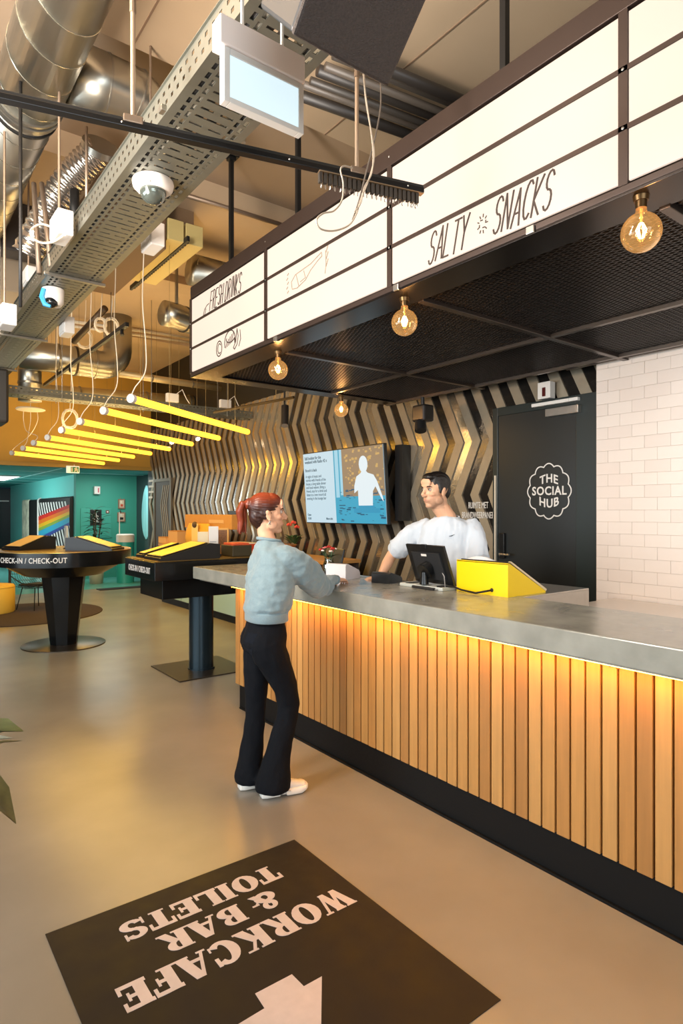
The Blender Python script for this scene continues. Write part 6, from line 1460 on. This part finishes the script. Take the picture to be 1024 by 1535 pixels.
# ------------------------------------------------ floor sign
fm = MB().box((.523, 1.30, .0005), (1.642, 2.544, .003)).build('floor_sign', mat('floor_sign_black', '#1c1818', .55, spec=.3, var=.25, vscale=9, rvar=.08)); tag(fm, 'black square floor sign reading workcafe and bar toilets with a white arrow', 'sign')
paint = mat('floor_paint_white', '#cfc2c0', .5, var=.06, vscale=25)
S = .012  # serif height
def box_(x0, y0, x1, y1): return [(x0, y0), (x1, y0), (x1, y1), (x0, y1)]
def rb(pts, w_, M, b): ribbon(b, pts, w_, M, .001)
HG = {}
def heavy(ch, b, M, h):
    # cells ~ 0.95 wide ; returns advance
    def R_(x0, y0, x1, y1): b.prism([(x*h, y*h) for x, y in box_(x0, y0, x1, y1)], M, .001)
    def Pg(p): b.prism([(x*h, y*h) for x, y in p], M, .001)
    def Ln(x0, y0, x1, y1, w0, w1=None):
        w1 = w1 or w0; Pg([(x0-w0/2, y0), (x0+w0/2, y0), (x1+w1/2, y1), (x1-w1/2, y1)])
    def Ring(cx, cy, rx, ry, ix, iy, a0=0, a1=360, n=20):
        for i in range(n):
            q0, q1 = [math.radians(a0+(a1-a0)*(i+k)/n) for k in (0, 1.02)]
            Pg([(cx+ix*math.cos(q0), cy+iy*math.sin(q0)), (cx+rx*math.cos(q0), cy+ry*math.sin(q0)), (cx+rx*math.cos(q1), cy+ry*math.sin(q1)), (cx+ix*math.cos(q1), cy+iy*math.sin(q1))])
    s = .07
    if ch == 'I': R_(.08, 0, .40, 1); R_(0, 0, .48, s); R_(0, 1-s, .48, 1); return .52
    if ch == 'L': R_(.06, 0, .38, 1); R_(0, 1-s, .46, 1); R_(0, 0, .80, .14); R_(.70, 0, .80, .36); return .86
    if ch == 'T': R_(.27, 0, .59, 1); R_(.17, 0, .69, s); R_(0, .86, .86, 1); R_(0, .64, .10, 1); R_(.76, .64, .86, 1); return .90
    if ch == 'E': R_(.06, 0, .38, 1); R_(0, 0, .82, .14); R_(0, .86, .80, 1); R_(.72, 0, .82, .34); R_(.70, .68, .80, 1); R_(.38, .44, .60, .56); R_(.54, .34, .62, .66); return .88
    if ch == 'F': R_(.06, 0, .38, 1); R_(0, 0, .50, s); R_(0, .86, .80, 1); R_(.70, .66, .80, 1); R_(.38, .42, .60, .54); R_(.54, .32, .62, .64); return .84
    if ch == 'O': Ring(.48, .5, .48, .52, .15, .40); return 1.0
    if ch == 'C': Ring(.48, .5, .48, .52, .15, .38, 42, 318); R_(.74, .62, .86, .98); R_(.80, .10, .86, .30); return .94
    if ch == 'A': Ln(.10, 0, .42, 1, .10, .12); Ln(.76, 0, .50, 1, .34, .30); R_(.20, .24, .70, .36); R_(-.02, 0, .26, s); R_(.52, 0, 1.0, s); return 1.0
    if ch == 'R': R_(.06, 0, .38, 1); R_(0, 0, .48, s); R_(0, 1-s, .5, 1); Ring(.46, .74, .34, .26, .06, .15, -95, 95, 12); R_(.34, .90, .50, 1); R_(.34, .46, .50, .56); Ln(.78, 0, .50, .50, .30, .26); R_(.66, 0, .96, s); return .98
    if ch == 'B': R_(.06, 0, .38, 1); R_(0, 0, .5, s); R_(0, 1-s, .5, 1); Ring(.46, .75, .32, .25, .08, .14, -95, 95, 12); Ring(.48, .27, .37, .28, .08, .15, -95, 95, 12); R_(.34, .9, .5, 1); R_(.34, .46, .5, .56); R_(.34, 0, .5, .10); return .92
    if ch == 'K': R_(.06, 0, .38, 1); R_(0, 0, .46, s); R_(0, 1-s, .46, 1); Ln(.40, .40, .72, 1, .12); R_(.58, 1-s, .92, 1); Ln(.80, 0, .46, .60, .36, .26); R_(.60, 0, 1.0, s); return 1.02
    if ch == 'W': Ln(.38, 0, .16, 1, .22, .32); Ln(.40, 0, .62, .9, .12); Ln(.84, 0, .62, 1, .22, .32); Ln(.86, 0, 1.10, 1, .10); R_(-.02, 1-s, .38, 1); R_(.44, 1-s, .82, 1); R_(.96, 1-s, 1.24, 1); return 1.26
    if ch == 'S': Ring(.42, .73, .38, .29, .12, .15, 20, 270, 14); Ring(.42, .27, .40, .29, .12, .15, -160, 90, 14); R_(.70, .66, .78, 1); R_(.02, 0, .10, .36); R_(.30, .44, .54, .56); return .86
    if ch == '&': Ring(.42, .76, .27, .25, .07, .12); Ring(.40, .28, .40, .30, .12, .14); Ln(.80, 0, .34, .70, .26, .16); Ln(.62, .26, .86, .56, .10); R_(.74, .50, 1.0, .58); return 1.02
    if ch == ' ': return .34
def hw_(s_):
    tmp = MB(); return sum(heavy(c, tmp, Matrix.Identity(4), 1) for c in s_)
def hline(s_, xc, yc, width, h):
    adv = hw_(s_); k = width/(adv*h)
    M = basis((xc+width/2, yc+h/2, .003), (-1, 0, 0), (0, -1, 0)) @ Matrix.Diagonal((k, 1, 1, 1))
    x = 0
    for c in s_:
        if c == ' ': x += .34*h; continue
        b = MB(); Mc = M @ Matrix.Translation((x, 0, 0)); x += heavy(c, b, Mc, h)*h; b.build('letter', paint, fm)
hline('TOILETS', 1.093, 2.368, .69, .112); hline('& BAR', 1.093, 2.212, .50, .112); hline('WORKCAFE', 1.112, 2.045, .945, .125)
pts = [pix(x, y, Z=0) for x, y in ((410, 1477), (437, 1462), (455, 1480), (482, 1465))]
ar = [(1.156, 1.807), (1.0, 1.80)]
A = {}
for k_, q in (('a', (382, 1491)), ('b', (437, 1462)), ('c', (455, 1480)), ('d', (482, 1465)), ('e', (481, 1535)), ('f', (396, 1513)), ('g', (368, 1530))): p = pix(*q, Z=0); A[k_] = (p.x, p.y)
# diagonal arrow : stem end a-b, shoulders, long head
a_, b2, c_, d_, f_, g_ = A['a'], A['b'], A['c'], A['d'], A['f'], A['g']
tip = (d_[0]-.0, g_[1]-(d_[0]-g_[0])*0.0)
e1 = (d_[0]+0.0, d_[1]); 
ee = A['e']; e2 = (d_[0]+(ee[0]-d_[0])*2.6, d_[1]+(ee[1]-d_[1])*2.6); g2_ = (f_[0]+(g_[0]-f_[0])*4.2, f_[1]+(g_[1]-f_[1])*4.2)
MB().prism([b2, c_, d_, e2, g2_, f_, a_][::-1], Matrix.Translation((0, 0, .003)), .001).build('arrow', paint, fm)

# ------------------------------------------------ foliage at the left edge
pc = V((-.22, 1.98, 0))
t = thing('tropical_plant', 'large potted plant reaching in with striped leaves at the left edge', 'plant', tuple(pc))
MB().lathe([(.005, 0), (.15, 0), (.20, .40), (.18, .40), (.13, .04), (.005, .04)], pc, 28).build('pot', mat('pot_grey', '#6b6660', .6), t, 'all')
MB().lathe([(.005, .36), (.18, .37)], pc, 20, caps=False).build('soil', mat('soil', '#2a1d12', .9), t)
lg = mat('leaf_striped', '#51603c', .4, var=.55, vscale=26, stretch=(1, 1, 3)); lg2 = mat('leaf_olive', '#5c5a34', .4, var=.5, vscale=24)
def tip_leaf(tipx, tipy, Yt, root, wd, m_, sag):
    tp = pix(tipx, tipy, Y=Yt); rt = pc+V(root); ctl = (rt+tp)/2+V((0, 0, sag)); rows = []
    for i in range(13):
        u = i/12; p = rt*(1-u)**2+ctl*2*u*(1-u)+tp*u*u; d = (ctl-rt)*(1-u)+(tp-ctl)*u; d.normalize(); s_ = d.cross(V((0, 0, 1))).normalized(); nn = s_.cross(d); w_ = wd*max(.02, math.sin(PI*max(0, (u-.30)/.70)**1.7)**.7 if u > .3 else .05)
        rows.append((p-s_*w_+nn*w_*.35, p, p+s_*w_+nn*w_*.35))
    b = MB(); vs = [q for r in rows for q in r]; k = len(vs); vs += [q-V((0, 0, .0015)) for q in vs]; fs = []
    for i in range(12):
        for j in range(2): q = i*3+j; fs.append((q, q+1, q+4, q+3)); fs.append((k+q, k+q+3, k+q+4, k+q+1))
    b.add(vs, fs).build('leaf', m_, t, 'all')
tip_leaf(34, 1096, 1.80, (.03, .0, .38), .075, lg, .38)
tip_leaf(33, 1110, 1.86, (.02, .02, .38), .012, lg2, .34)
tip_leaf(18, 1106, 1.95, (.0, .03, .38), .035, mat('leaf_pale', '#8fa0a0', .4), .34)
tip_leaf(23, 1234, 1.72, (.03, -.02, .38), .075, lg2, .62)
for k in range(9):
    a = 1.2+k*.62; rt = pc+V((0, 0, .38)); b = MB()
    tp = pc+V((.28*math.cos(a)-.08, .36*math.sin(a), .95+.05*(k % 3))); d = (tp-rt)
    leafp(b, rt, d, d.length, .05, curl=.25, n=8); b.build('leaf', lg, t, 'all')
